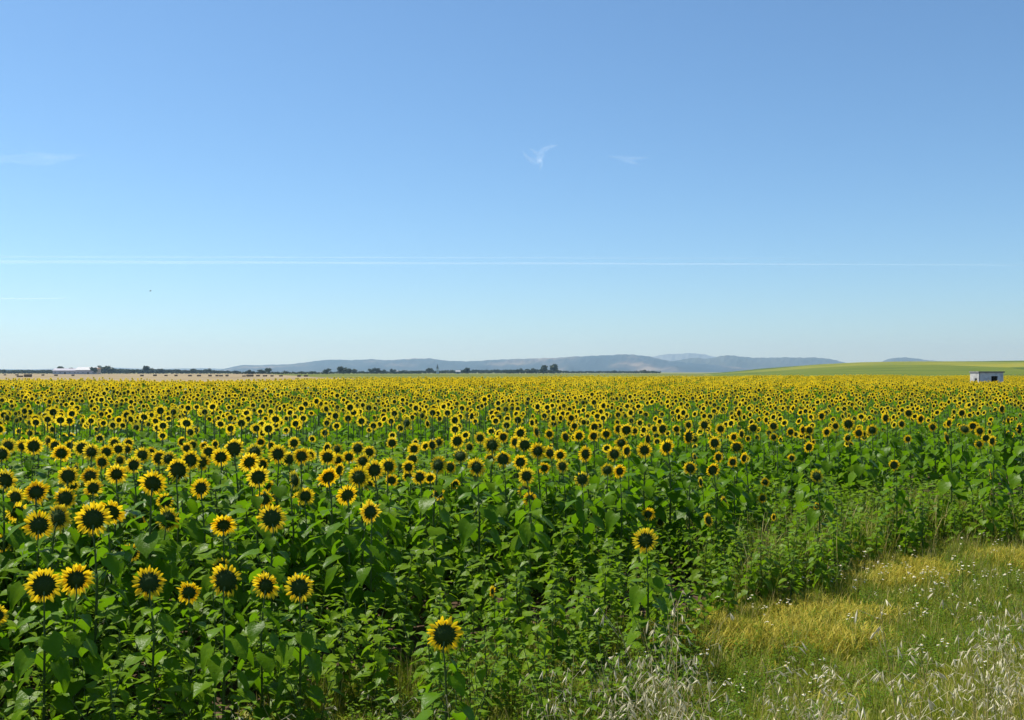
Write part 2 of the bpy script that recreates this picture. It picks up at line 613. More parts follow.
leafy = []
tries = 0
while tries < 60000:
    tries += 1
    y = R.uniform(3.6, 16.5)
    x = R.uniform(-.70, .80) * y
    s = edge_s(x, y) + edge_wobble(x, y) * .6
    if s > -.1 + .9 * smooth(2.2, .8, x) * smooth(-1.9, -.8, x):
        continue
    if x > 2.6 and s > -2.4 and R.random() < .40:
        continue
    # the open gap of bare soil in the first rows
    gx, gy = (x + .92) / .68, (y - 8.7) / 1.5
    if gx * gx + gy * gy < 1 and R.random() < .6:
        continue
    gx, gy = (x - 1.75) / .3, (y - 10.4) / .9
    if gx * gx + gy * gy < 1:
        continue
    if near_taken(x, y, .28):
        continue
    take(x, y)
    leafy.append((x, y, s))
leafy.sort(key=lambda q: q[1])
N_LEAFY_SOLO = 270
in_frame = [q for q in leafy if abs(q[0]) < .53 * q[1]]
solo = set(id(q) for q in in_frame[:N_LEAFY_SOLO])
stuff_young = []


def leafy_label(x, y, s):
    px = 512 + x / y * F
    if s > -1.6:
        return ("short leafy sunflower without open flower in the ragged edge row beside the grass", "leafy sunflowers of the edge row")
    side = 'left of the photo' if px < 340 else 'middle of the photo' if px < 680 else 'right of the photo'
    return (f"leafy sunflower without open flower between the front blooms, {side}", f"leafy sunflowers at the {side}")


for i, q in enumerate(leafy):
    x, y, s = q
    h = .62 + .50 * smooth(0, 5, -s) * smooth(3.5, -1.5, x) + .22 * smooth(.5, 4, -s) + R.uniform(-.12, .12)
    h = min(h, 1.30)
    lx_ = 512 + x / y * F
    for b in blooms:
        if -.05 < b[1] - y < 5 and abs(lx_ - b[5]) < b[7] * .45 + (200 if b[7] < 17 else 110) / y:
            h = min(h, max(.34, CAM_H - (b[6] + b[7] * (.9 if b[7] < 17 else .45) - HZ) / F * y - ground_z(x, y)))
    if id(q) in solo:
        lab, grp = leafy_label(x, y, s)
        root = empty('leafy_sunflower', (x, y, ground_z(x, y)), lab, 'sunflower plant', grp, R.uniform(0, 6.28), h / .9)
        root.rotation_euler = (R.gauss(0, .11), R.gauss(0, .11), root.rotation_euler.z)
        st, fo = YNG[i % len(YNG)]
        part('stem', st, root)
        part('foliage', fo, root)
    else:
        stuff_young.append((x, y, h))


# ------------------------------------------------------------------ scatter: one stuff object that carries many small copies
def scatter(name, pts, rots, scl, idx, sources, label, cat):
    me = bpy.data.meshes.new(name)
    n = len(pts)
    me.vertices.add(n)
    me.vertices.foreach_set('co', np.asarray(pts, dtype=np.float32).ravel())
    a = me.attributes.new('rot', 'FLOAT_VECTOR', 'POINT'); a.data.foreach_set('vector', np.asarray(rots, dtype=np.float32).ravel())
    a = me.attributes.new('scl', 'FLOAT_VECTOR', 'POINT')
    s_ = np.asarray(scl, dtype=np.float32)
    if s_.ndim == 1:
        s_ = np.repeat(s_[:, None], 3, 1)
    a.data.foreach_set('vector', s_.ravel())
    a = me.attributes.new('idx', 'INT', 'POINT'); a.data.foreach_set('value', np.asarray(idx, dtype=np.int32))
    o = bpy.data.objects.new(name, me)
    COL.objects.link(o)
    src = bpy.data.collections.new(name + '_kinds')
    for k, m in enumerate(sources):
        so = bpy.data.objects.new(f'{name}_kind_{k:02d}', m)
        src.objects.link(so)
    ng = bpy.data.node_groups.new(name, 'GeometryNodeTree')
    ng.interface.new_socket('Geometry', in_out='INPUT', socket_type='NodeSocketGeometry')
    ng.interface.new_socket('Geometry', in_out='OUTPUT', socket_type='NodeSocketGeometry')
    gi, go = ng.nodes.new('NodeGroupInput'), ng.nodes.new('NodeGroupOutput')
    ci = ng.nodes.new('GeometryNodeCollectionInfo')
    ci.inputs['Collection'].default_value = src
    ci.inputs['Separate Children'].default_value = True
    ci.inputs['Reset Children'].default_value = True
    ip = ng.nodes.new('GeometryNodeInstanceOnPoints')
    ip.inputs['Pick Instance'].default_value = True

    def attr(nm, typ):
        q = ng.nodes.new('GeometryNodeInputNamedAttribute')
        q.data_type = typ
        q.inputs['Name'].default_value = nm
        return q.outputs['Attribute']
    e2r = ng.nodes.new('FunctionNodeEulerToRotation')
    L = ng.links.new
    L(attr('rot', 'FLOAT_VECTOR'), e2r.inputs[0])
    L(gi.outputs[0], ip.inputs['Points'])
    L(ci.outputs[0], ip.inputs['Instance'])
    L(attr('idx', 'INT'), ip.inputs['Instance Index'])
    L(e2r.outputs[0], ip.inputs['Rotation'])
    L(attr('scl', 'FLOAT_VECTOR'), ip.inputs['Scale'])
    L(ip.outputs[0], go.inputs[0])
    md = o.modifiers.new('scatter', 'NODES')
    md.node_group = ng
    return tag(o, label, cat, kind='stuff')


FM = [M['leaf'], M['stem'], M['petal'], M['head_back'], M['seed']]


def mini_head(mb, c, r, yaw, tilt, rr, n=20, disc=.54):
    rot = Matrix.Rotation(yaw, 3, 'Z') @ Matrix.Rotation(tilt, 3, 'X')
    c = Vector(c)
    vs, fs = [Vector((0, -.2 * r, 0))], []
    nd = max(6, n // 2)
    for rad_, y in ((disc * .63, -.14), (disc, .06)):
        for k in range(nd):
            a = 2 * PI * k / nd
            vs.append(Vector((rad_ * r * math.cos(a), y * r, rad_ * r * math.sin(a))))
    for k in range(nd):
        k2 = (k + 1) % nd
        fs.append((0, 1 + k, 1 + k2))
        fs.append((1 + k, 1 + nd + k, 1 + nd + k2, 1 + k2))
    mb.add([c + rot @ v for v in vs], fs, 3)
    ff = [Vector((disc * r * math.cos(2 * PI * k / nd), .08 * r, disc * r * math.sin(2 * PI * k / nd))) for k in range(nd)]
    mb.add([c + rot @ v for v in ff], [tuple(range(nd))], 4)
    vs, fs = [], []
    for k in range(n):
        a = 2 * PI * (k + rr.uniform(-.3, .3)) / n
        hw = 1.15 * PI / n
        Lp = r * rr.uniform(.84, 1.06)
        o = len(vs)
        yb = .07 * r - r * rr.uniform(-.05, .16)
        for ang, rad_, yy in ((a - hw * .6, disc * .93 * r, .06 * r), (a + hw * .6, disc * .93 * r, .06 * r), (a + hw * .8, .78 * r, .07 * r), (a, Lp, yb), (a - hw * .8, .78 * r, .07 * r)):
            vs.append(Vector((rad_ * math.cos(ang), yy, rad_ * math.sin(ang))))
        fs.append((o, o + 1, o + 2, o + 3, o + 4))
    mb.add([c + rot @ v for v in vs], fs, 2)


def mid_plant(rr, bloom=True, nl=12):
    mb = MB()
    h = 1.30
    mb.tube([(0, -.05, 0), (0, -.07, h * .7), (0, -.075, h * .93), (0, -.03, h)], [.012, .01, .008, .008], 4, 1)
    for z, az, pet, L, el, dr, fo in leaf_plan(rr, h, nl):
        leaf(mb, (0, -.06, z), az, pet, L * 1.1, el, dr, fo, lo=True, rr=rr)
    if bloom:
        mini_head(mb, (0, -.01, h), rr.uniform(.078, .100), 0, rad(max(-22, min(26, rr.gauss(5, 14)))), rr, 22)
    return mb.mesh('field_sunflower', FM, True)


def patch(rr, size=4.0, n=81, share=.8, disc=.43):
    mb = MB()
    cells = int(math.sqrt(n))
    for i in range(cells):
        for j in range(cells):
            x = (i + rr.uniform(.05, .95)) / cells * size - size / 2
            y = (j + rr.uniform(.05, .95)) / cells * size - size / 2
            h = rr.gauss(1.46, .10)
            flower = rr.random() < share
            if not flower:
                h *= rr.uniform(.84, 1.0)
            for k in range(7):
                az = rr.uniform(0, 6.28)
                L = rr.uniform(.15, .24)
                leaf(mb, (x, y, h * rr.uniform(.5, .93)), az, L * .5, L, rad(rr.uniform(-55, 5)), .3, .3, lo=True, rr=rr)
            mb.add([(x - .012, y, 0), (x + .012, y, 0), (x + .01, y - .02, h), (x - .01, y - .02, h)], [(0, 1, 2, 3)], 1)
            if flower:
                mini_head(mb, (x, y, h), rr.uniform(.09, .125), rad(rr.gauss(13, 18)), rad(max(-8, min(20, rr.gauss(5, 12)))), rr, 12, disc)
    return mb.mesh('sunflower_patch', FM, False)


MIDS = [mid_plant(random.Random(400 + i), True) for i in range(7)] + [mid_plant(random.Random(450 + i), False) for i in range(2)]
PATCHES = [patch(random.Random(500 + i), share=(.46, .56, .84, .92)[i], disc=(.47, .46, .40, .37)[i]) for i in range(4)]
YOUNG_ONE = []
for st, fo in YNG:
    mb = MB()
    for m_, mi in ((st, 1), (fo, 0)):
        o_ = len(mb.v)
        mb.v.extend([tuple(v.co) for v in m_.vertices])
        for p in m_.polygons:
            mb.f.append(tuple(v + o_ for v in p.vertices))
            mb.m.append(1 if (mi == 1 or p.material_index == 1) else 0)
    YOUNG_ONE.append(mb.mesh('young_field_sunflower', [M['leaf_young'], M['stem']]))

sp, sr, ss, si = [], [], [], []


def field_end(px):
    return float(np.interp(px, [-300, 0, 256, 400, 512, 768, 1024, 1300], [90, 97, 106, 128, 150, 196, 208, 212]))


def in_shed(x, y, m=0.0):
    return 50.0 - m < x < 54.4 + m and 109.0 - m < y < 113.2 + m


def rolling(x, y):
    return .10 * math.sin(x * .11 + 1.3) * math.cos(y * .073) + .07 * math.sin(x * .31 - y * .17)


# single plants of the middle distance
cell = .43
y = 13.2
while y < 46:
    x = -.66 * y
    while x < .66 * y:
        xx, yy = x + R.uniform(-.19, .19), y + R.uniform(-.19, .19)
        if edge_s(xx, yy) < -3.2 and yy > 13.3 + .5 * math.sin(xx) and not near_taken(xx, yy, .2):
            px = 512 + xx / yy * F
            # thinner, leafier patches wander through the crop
            green = .5 + .5 * math.sin(xx * .35 + 2.0) * math.sin(yy * .42 + xx * .12)
            q_ = R.random()
            bloom = q_ < .54 - .22 * green ** 2 + .08 * smooth(24, 44, yy) and (edge_s(xx, yy) < -5 or R.random() < .3)
            h = 1.48 + rolling(xx, yy) + R.gauss(0, .09)
            h *= .80 + .20 * smooth(2.5, 8, -edge_s(xx, yy))
            if not bloom:
                h *= R.uniform(.82, .98)
            elif R.random() < .3:
                h *= R.uniform(.84, .93)
            sp.append((xx, yy, 0)); sr.append((0, 0, rad(R.gauss(13, 17)))); ss.append(h / 1.30 * np.array([1, 1, 1]))
            si.append(R.randrange(7) if bloom else 7 + R.randrange(2))
            take(xx, yy)
        x += cell
    y += cell
# leafy plants beyond the individual ones
for x, y, h in stuff_young:
    sp.append((x, y, ground_z(x, y))); sr.append((0, 0, R.uniform(0, 6.28))); ss.append(np.array([1, 1, 1]) * h / .9)
    si.append(9 + 4 + R.randrange(len(YOUNG_ONE)))
# patches of the far crop
y = 48.0
while y < 240:
    x = -.70 * y
    while x < .70 * y:
        px = 512 + x / y * F
        if y < field_end(px) and not in_shed(x, y, 2.2):
            zf = 1 + rolling(x, y) * .8
            if abs(x - 51) < 9 and 88 < y < 116:
                zf *= .90
            sp.append((x + R.uniform(-.2, .2), y + R.uniform(-.2, .2), 0))
            sr.append((0, 0, R.choice((0, 0, 0)) + rad(R.uniform(-4, 4)))); ss.append(np.array([1, 1, zf]))
            si.append(9 + (2 + R.randrange(2) if R.random() < smooth(46, 78, y) else R.randrange(2)))
        x += 4.0
    y += 4.0
scatter('sunflower_field', sp, sr, ss, si, MIDS + PATCHES + YOUNG_ONE, 'endless crowd of yellow sunflowers filling the middle and far field', 'sunflower field')


# ------------------------------------------------------------------ ground and far country
def ground_mat():
    m, nt, out = new_mat('ground')
    tc = N(nt, 'ShaderNodeTexCoord')
    soil = ramp(nt, noise(nt, 2.2, 8, .65), [(.3, (.05, .033, .021)), (.55, (.10, .066, .042)), (.75, (.17, .12, .078))])
    far = ramp(nt, noise(nt, .004, 4, .5, stretch=(1, .35, 1)), [(.35, (.10, .13, .035)), (.5, (.20, .19, .07)), (.65, (.12, .15, .04))])
    ln = N(nt, 'ShaderNodeVectorMath', operation='LENGTH')
    nt.links.new(tc.outputs['Object'], ln.inputs[0])
    mr = N(nt, 'ShaderNodeMapRange')
    mr.inputs['From Min'].default_value = 120
    mr.inputs['From Max'].default_value = 260
    nt.links.new(ln.outputs['Value'], mr.inputs[0])
    c = mixc(nt, mr.outputs[0], soil, far)
    p = N(nt, 'ShaderNodeBsdfPrincipled')
    p.inputs['Roughness'].default_value = .95
    p.inputs['Specular IOR Level'].default_value = .1
    nt.links.new(c, p.inputs['Base Color'])
    b = N(nt, 'ShaderNodeBump')
    b.inputs['Strength'].default_value = .6
    b.inputs['Distance'].default_value = .05
    nt.links.new(noise(nt, 6, 6, .7), b.inputs['Height'])
    nt.links.new(b.outputs[0], p.inputs['Normal'])
    nt.links.new(p.outputs[0], out.inputs[0])
    return m


n = 230
u = np.linspace(-1, 1, n)
gxs = 2.0 * np.sinh(9.6 * u)
gys = 2.0 * np.sinh(9.6 * u) + 6
mb = MB()
mb.v = [(float(a), float(b), ground_z(float(a), float(b))) for b in gys for a in gxs]
mb.f = [(j * n + i, j * n + i + 1, (j + 1) * n + i + 1, (j + 1) * n + i) for j in range(n - 1) for i in range(n - 1)]
mb.m = [0] * len(mb.f)
g = mb.obj('ground', [ground_mat()], smooth_=True)
tag(g, kind='structure')


def sheet(name, pts, z, mat, div=1):
    mb = MB()
    mb.add([(x, y, z) for x, y in pts], [tuple(range(len(pts)))])
    return tag(mb.obj(name, [mat]), kind='structure')


def pd(px, d):
    return ((px - 512) / F * d, d)


M['stubble'] = plain_mat('stubble', [(.25, (.18, .135, .075)), (.5, (.26, .20, .11)), (.75, (.33, .26, .15))], .05, .95, .1, 7, stretch=(1, .25, 1))
M['meadow'] = plain_mat('meadow', [(.3, (.06, .09, .012)), (.5, (.12, .135, .015)), (.7, (.18, .17, .02))], .008, .95, .1, 5, stretch=(.5, 1.6, 1))
sheet('stubble_field', [pd(-220, 100), pd(420, 140), pd(400, 330), pd(318, 450), pd(262, 1400), pd(-400, 1400)], .06, M['stubble'])
sheet('meadow', [pd(420, 140), pd(1500, 200), pd(1500, 520), pd(760, 1500), pd(270, 1500), pd(266, 1400), pd(322, 450), pd(404, 330)], .05, M['meadow'])


# rounded green rise on the right
def rise_mat():
    """crop parcels of different green, each with its own drilling tone"""
    m, nt, out = new_mat('rise')
    tc = N(nt, 'ShaderNodeTexCoord')
    mp = N(nt, 'ShaderNodeMapping')
    mp.inputs['Scale'].default_value = (.0052, .0030, 0)
    mp.inputs['Rotation'].default_value = (0, 0, .35)
    nt.links.new(tc.outputs['Object'], mp.inputs[0])
    vo = N(nt, 'ShaderNodeTexVoronoi')
    vo.inputs['Scale'].default_value = 1.0
    nt.links.new(mp.outputs[0], vo.inputs['Vector'])
    sp_ = N(nt, 'ShaderNodeSeparateColor')
    nt.links.new(vo.outputs['Color'], sp_.inputs[0])
    ad = N(nt, 'ShaderNodeMath', operation='MULTIPLY_ADD')
    nt.links.new(noise(nt, .02, 6, .6), ad.inputs[0])
    ad.inputs[1].default_value = .55
    ml = N(nt, 'ShaderNodeMath', operation='MULTIPLY')
    nt.links.new(sp_.outputs[0], ml.inputs[0])
    ml.inputs[1].default_value = .5
    nt.links.new(ml.outputs[0], ad.inputs[2])
    c = ramp(nt, ad.outputs[0], [(.28, (.030, .055, .009)), (.42, (.085, .120, .008)), (.58, (.135, .155, .012)), (.75, (.21, .20, .02))])
    p = N(nt, 'ShaderNodeBsdfPrincipled')
    p.inputs['Roughness'].default_value = .95
    p.inputs['Specular IOR Level'].default_value = .1
    nt.links.new(c, p.inputs['Base Color'])
    nt.links.new(p.outputs[0], out.inputs[0])
    return m


M['rise'] = rise_mat()
top = ([640, 700, 740, 780, 820, 860, 900, 940, 980, 1024, 1100, 1300, 1600], [0, .2, 2.5, 5.0, 7.6, 9.6, 10.6, 11.0, 11.6, 12.6, 14, 15, 12])
mb = MB()
pxs = np.linspace(640, 1600, 97)
ds = np.concatenate([np.linspace(300, 1300, 30), np.linspace(1350, 2200, 14)])
for d in ds:
    for px in pxs:
        hz = float(np.interp(px, *top)) / F * 1300
        k = smooth(280, 1280, d) ** .8 if d <= 1300 else 1 - .9 * smooth(1300, 2200, d)
        x = (px - 512) / F * d
        und = (1.4 * math.sin(x * .011 + d * .004) + .8 * math.sin(d * .017 + x * .006)) * smooth(0, 6, hz) * smooth(320, 700, d)
        z = -.3 + (hz + und) * k
        mb.v.append((x, d, z))
w_ = len(pxs)
mb.f = [(j * w_ + i, j * w_ + i + 1, (j + 1) * w_ + i + 1, (j + 1) * w_ + i) for j in range(len(ds) - 1) for i in range(w_ - 1)]
mb.m = [0] * len(mb.f)
tag(mb.obj('green_hill', [M['rise']], smooth_=True), kind='structure')

RIDGE = [(170, 371.8), (215, 371), (235, 366), (245, 364.4), (256, 365), (290, 364), (305, 362), (320, 360), (335, 359), (352, 359.6), (370, 358.8), (385, 360), (400, 359), (415, 358),
         (430, 358), (445, 360), (465, 361), (480, 360.5), (500, 359), (520, 358.5), (545, 357.5), (560, 357), (580, 356), (600, 355), (612, 354.3), (625, 353.8), (640, 354.4),
         (650, 356), (662, 359), (672, 360.8), (690, 362.5), (720, 365), (780, 369), (820, 371.9)]
RIDGE2 = [(600, 371.5), (640, 367), (665, 362), (680, 359.6), (690, 358), (700, 357.3), (706, 358.4), (715, 357), (722, 355.4), (728, 354.4), (740, 356), (755, 357), (770, 357.4), (785, 357),
          (800, 357), (815, 357), (830, 358.3), (840, 361), (856, 364), (880, 369), (900, 371.9)]
RIDGE3 = [(850, 371.5), (870, 366), (885, 360.6), (895, 357.6), (905, 356.8), (915, 357.6), (925, 359.3), (945, 361.2), (965, 366), (990, 371.9)]
RIDGE4 = [(560, 371), (610, 364), (640, 359), (655, 355.8), (665, 353.8), (680, 352.8), (692, 352.3), (703, 353.4), (712, 355.4), (730, 360), (780, 368), (810, 371.5)]
RIDGE0 = [(-250, 368.5), (-120, 367.5), (-40, 368.6), (30, 369.3), (80, 367.8), (110, 367.2), (150, 369), (185, 368.2), (205, 368), (235, 369.2), (260, 371.5)]


def ridge(name, prof, d0, depth, mat, seed, rough=1.0):
    rr = np.random.default_rng(seed)
    xs = np.arange(prof[0][0], prof[-1][0], 1.6)
    hh = np.interp(xs, [p[0] for p in prof], [HZ - p[1] for p in prof])
    ph = rr.uniform(0, 6.28, 8)
    rows = 26
    mb = MB()
    for j in range(rows):
        v = j / (rows - 1) * 2 - 1            # -1 front foot .. 0 crest .. 1 back foot
        for i, px in enumerate(xs):
            x = (px - 512) / F * d0
            spur = sum(math.sin(x * f_ + ph[q] + v * g_) for q, (f_, g_) in enumerate(((.0065, 2.5), (.013, -4.2), (.024, 3.1)))) / 3
            spur2 = sum(math.sin(x * f_ + ph[q + 3] + v * g_) for q, (f_, g_) in enumerate(((.045, 6), (.08, -9)))) / 2
            b = max(0.0, 1 - abs(v)) ** (.85 + .35 * spur)
            z = (hh[i] / F * d0 + CAM_H) * b * (1 + (.16 * spur + .09 * spur2) * min(1, abs(v) * 3) * rough * (1 - abs(v)) * 2)
            yy = d0 + v * depth + 120 * spur * min(1, abs(v) * 2)
            mb.v.append((x * (yy / d0 if v < 0 else 1), yy, z - .5))
    w = len(xs)
    mb.f = [(j * w + i, j * w + i + 1, (j + 1) * w + i + 1, (j + 1) * w + i) for j in range(rows - 1) for i in range(w - 1)]
    mb.m = [0] * len(mb.f)
    return tag(mb.obj(name, [mat], smooth_=True), kind='structure')


M['hillside'] = plain_mat('hillside', [(.38, (.008, .020, .024)), (.5, (.020, .030, .032)), (.58, (.07, .062, .05)), (.70, (.20, .165, .125))], .0022, .95, .1, 8, stretch=(1, .8, 2))
M['hillwood'] = plain_mat('wooded_hillside', [(.35, (.020, .03, .018)), (.55, (.04, .047, .027)), (.75, (.085, .075, .05))], .003, .95, .1, 8, stretch=(1, .8, 2))
ridge('hills', RIDGE, 9600, 1700, M['hillside'], 1)
ridge('hills', RIDGE2, 10800, 1700, M['hillwood'], 2)
ridge('hills', RIDGE3, 11200, 1200, M['hillwood'], 3)
M['hazy_mountain'] = plain_mat('haze_paled_mountain', [(.3, (.09, .11, .125)), (.7, (.15, .17, .18))], .002, .95, .1, 8)  # base colour paled and blued to stand in for distance haze
ridge('mountains', RIDGE4, 15300, 700, M['hazy_mountain'], 4)
ridge('hills', RIDGE0, 13600, 1300, M['hillside'], 5)


# ------------------------------------------------------------------ trees
def crown_mesh(rr, shape='round', n=420):
    """foliage of a tree 1 m high made of many small leaf clumps"""
    mb = MB()
    lobes = []
    for k in range(7):
        if shape == 'tall':
            c = Vector((rr.uniform(-.12, .12), rr.uniform(-.12, .12), rr.uniform(.3, .85)))
            r = Vector((rr.uniform(.12, .2), rr.uniform(.12, .2), rr.uniform(.14, .24)))
        else:
            c = Vector((rr.uniform(-.3, .3), rr.uniform(-.3, .3), rr.uniform(.38, .74)))
            r = Vector((rr.uniform(.18, .28), rr.uniform(.18, .28), rr.uniform(.15, .26)))
        lobes.append((c, r))
    for k in range(n):
        c, r = lobes[rr.randrange(7)]
        d = Vector((rr.gauss(0, 1), rr.gauss(0, 1), rr.gauss(0, 1))).normalized()
        q = rr.uniform(.45, 1.08)
        p = c + Vector((d.x * r.x * q, d.y * r.y * q, d.z * r.z * q))
        if p.z < .12:
            continue
        s = rr.uniform(.035, .07)
        e = Euler((rr.uniform(0, 6), rr.uniform(0, 6), rr.uniform(0, 6))).to_matrix()
        mb.add([p + e @ Vector(v) * s for v in ((-1, -.6, 0), (.2, -1, .2), (1, .1, -.1), (.5, 1, .2), (-.7, .8, 0))], [(0, 1, 2, 3, 4)], 0)
    return mb.mesh('crown', [M['crown']], False)


def trunk_mesh(rr):
    mb = MB()
    mb.tube([(0, 0, -.02), (.01, 0, .2), (rr.uniform(-.03, .03), 0, .45)], [.035, .028, .016], 6)
    for k in range(4):
        a = k * 1.6 + rr.uniform(-.3, .3)
        mb.tube([(0, 0, .22 + .04 * k), (.12 * math.cos(a), .12 * math.sin(a), .42 + .04 * k), (.2 * math.cos(a), .2 * math.sin(a), .58)], [.016, .011, .005], 5)
    return mb.mesh('trunk', [M['bark']])


CROWN = [crown_mesh(random.Random(600 + i), 'round') for i in range(5)] + [crown_mesh(random.Random(620 + i), 'tall') for i in range(3)]
TRUNK = [trunk_mesh(random.Random(640 + i)) for i in range(3)]


def tree(px, ytop, wpx, d, label, group, i, tall=False):
    p = at(px, ytop, d)
    h = p.z * 1.10
    root = empty('tree', (p.x, p.y, 0), label, 'tree', group, R.uniform(0, 6.28), h)
    k = 1.2 * wpx / F * d / h
    cm = CROWN[5 + i % 3] if tall else CROWN[i % 5]
    bw = .55 if tall else .95
    part('trunk', TRUNK[i % 3], root)
    part('crown', cm, root, scale=(k / bw, k / bw, 1))
    return root


TREES = [
    (60, 366, 9, 1190, 'dark round tree behind the left end of the long white barn', 'trees by the barn', 0),
    (69, 367.3, 9, 1190, 'dark tree touching the left barn tree, behind the low barn roof', 'trees by the barn', 0),
    (94, 367.5, 6, 1065, 'small greenish tree in front of the right end of the barn', 'trees by the barn', 0),
    (102, 365.8, 9, 1180, 'round dark tree beside the pale barn tower, nearer the tower', 'trees by the barn', 0),
    (109, 365.3, 11, 1190, 'largest tree at the barn, farthest right of its clump', 'trees by the barn', 0),
    (146, 366, 5, 1240, 'taller of two trees sticking out above the long left tree belt', 'trees above the left belt', 1),
    (151, 367.6, 5, 1240, 'shorter of two trees sticking out above the long left tree belt', 'trees above the left belt', 0),
    (193, 369, 9, 1240, 'broad low tree rising slightly from the end of the left tree belt', 'trees above the left belt', 0),
    (208, 368.4, 7, 1240, 'roundish tree rising near the right end of the left tree belt', 'trees above the left belt', 0),
    (248, 369.6, 6, 850, 'dark tree on the edge of the stubble below the first hill', 'trees along the stubble', 0),
    (253, 371, 5, 850, 'low tree right beside the dark one on the stubble edge', 'trees along the stubble', 0),
    (262, 369.2, 7, 1000, 'left one of two round trees below the low end of the hills', 'trees along the stubble', 0),
    (269.5, 368.3, 8, 1000, 'right one of two round trees below the low end of the hills', 'trees along the stubble', 0),
    (285, 370.6, 5, 1050, 'small lone tree between the round pair and the big dark grove', 'trees along the stubble', 0),
    (302, 371, 6, 1050, 'left one of two low bushes of trees left of the grove', 'trees along the stubble', 0),
    (312, 371, 7, 1050, 'right one of two low bushes of trees left of the grove', 'trees along the stubble', 0),
    (327, 368, 7, 1050, 'single round tree just left of the big dark grove', 'trees along the stubble', 0),
    (339, 366.8, 7, 1050, 'leftmost and steepest tree of the big dark grove', 'trees of the dark grove', 0),
    (344, 366.8, 8, 1050, 'second tree of the big dark grove, level with its first', 'trees of the dark grove', 0),
    (349, 367.3, 8, 1050, 'third tree of the big dark grove, before its falling end', 'trees of the dark grove', 0),
    (354, 368.8, 7, 1050, 'lowest tree at the right end of the big dark grove', 'trees of the dark grove', 0),
    (371, 368.4, 7, 1150, 'first tree of the triple clump right of the dark grove', 'trees of the triple clump', 0),
    (376.5, 368.2, 8, 1150, 'middle tree of the triple clump right of the dark grove', 'trees of the triple clump', 0),
    (383, 369.6, 6, 1150, 'lowest tree of the triple clump right of the dark grove', 'trees of the triple clump', 0),
    (393, 368.5, 5, 1250, 'small tree between the triple clump and the church spire', 'trees of the village', 0),
    (429, 367.8, 7, 1300, 'round tree directly left of the church spire', 'trees of the village', 0),
    (445, 370, 6, 1300, 'low tree directly right of the church spire', 'trees of the village', 0),
    (466, 367.2, 6, 1300, 'upright tree right of the white village house', 'trees of the village', 1),
    (519, 368.6, 7, 1250, 'small tree at the left start of the last tree row', 'trees of the last row', 0),
    (530, 368, 9, 1250, 'wide tree left of the two tall twin trees', 'trees of the last row', 0),
    (543.5, 364.4, 8, 1250, 'left one of the two tall twin trees under the hills', 'trees of the last row', 1),
    (553.5, 364.8, 8, 1250, 'right one of the two tall twin trees under the hills', 'trees of the last row', 1),
    (615, 370.6, 7, 1400, 'low tree on the green strip right of the twin trees', 'trees of the last row', 0),
    (645, 369.8, 8, 1400, 'low dark tree farthest right on the green strip', 'trees of the last row', 0),
]
for i, (px, yt, w, d, lab, grp, tl) in enumerate(TREES):
    tree(px, yt, w, d, lab, grp, i, bool(tl))

tp, tr, ts, ti = [], [], [], []


def belt(px0, px1, d0, d1, y0, y1, step):
    px = px0
    while px < px1:
        d = R.uniform(d0, d1)
        yt = y0 + (y1 - y0) * (px - px0) / (px1 - px0) + R.uniform(-.35, .5)
        p = at(px, yt, d)
        tp.append((p.x, p.y, -.12 * p.z)); tr.append((0, 0, R.uniform(0, 6.28)))
        k = R.uniform(.9, 1.3)
        ts.append((p.z * 1.12 * k, p.z * 1.12 * k, p.z * 1.12)); ti.append(R.randrange(5))
        px += R.uniform(.6, 1.2) * step


belt(-220, 58, 1250, 1340, 369.4, 369.4, 1.35)
belt(100, 165, 1250, 1340, 368.6, 368.6, 1.35)
belt(160, 240, 1250, 1340, 368.8, 370.7, 1.4)
belt(235, 330, 1050, 1150, 371.4, 371.8, 1.6)
belt(330, 420, 1200, 1350, 371.2, 371.0, 1.5)
belt(395, 512, 1450, 1650, 370.4, 369.3, 1.3)
belt(505, 560, 1400, 1550, 369.3, 369.3, 1.3)
belt(560, 660, 1600, 1800, 370.8, 370.6, 1.3)
scatter('treeline', tp, tr, ts, ti, CROWN, 'long dark belt of orchard trees along the horizon', 'tree belt')

# ------------------------------------------------------------------ buildings
M['concrete'] = plain_mat('grey_render', [(.35, (.46, .48, .50)), (.5, (.64, .66, .67)), (.7, (.74, .74, .73))], 1.6, .9, .2, 8)  # colour lightened because the shed front lies in shade
M['white_and_sunlit'] = plain_mat('white_and_sunlit', [(.35, (.30, .30, .29)), (.65, (.52, .52, .50))], 1.2, .9, .2, 8)  # white houses, and the sunlit tone of the shed's end wall
M['slab'] = plain_mat('roof_slab', [(.3, (.16, .16, .17)), (.7, (.26, .26, .27))], 2, .9, .2, 6)
M['dark'] = plain_mat('dark_wood', [(.3, (.02, .02, .022)), (.7, (.05, .045, .04))], 5, .8)
M['sheetroof'] = plain_mat('pale_sheet_roof', [(.3, (.30, .31, .35)), (.7, (.42, .43, .46))], .4, .6, .4, stretch=(1, 6, 1))
M['shade_lilac'] = plain_mat('pale_wall', [(.3, (.36, .35, .40)), (.7, (.48, .47, .52))], .3, .9, .2)  # lilac grey of white barn walls in shade, put into the colour
M['tan'] = plain_mat('tan_wall', [(.3, (.40, .33, .25)), (.7, (.52, .44, .34))], .4, .9, .2)
M['tile'] = plain_mat('roof_tile', [(.3, (.22, .10, .06)), (.7, (.34, .17, .10))], .8, .9, .2)

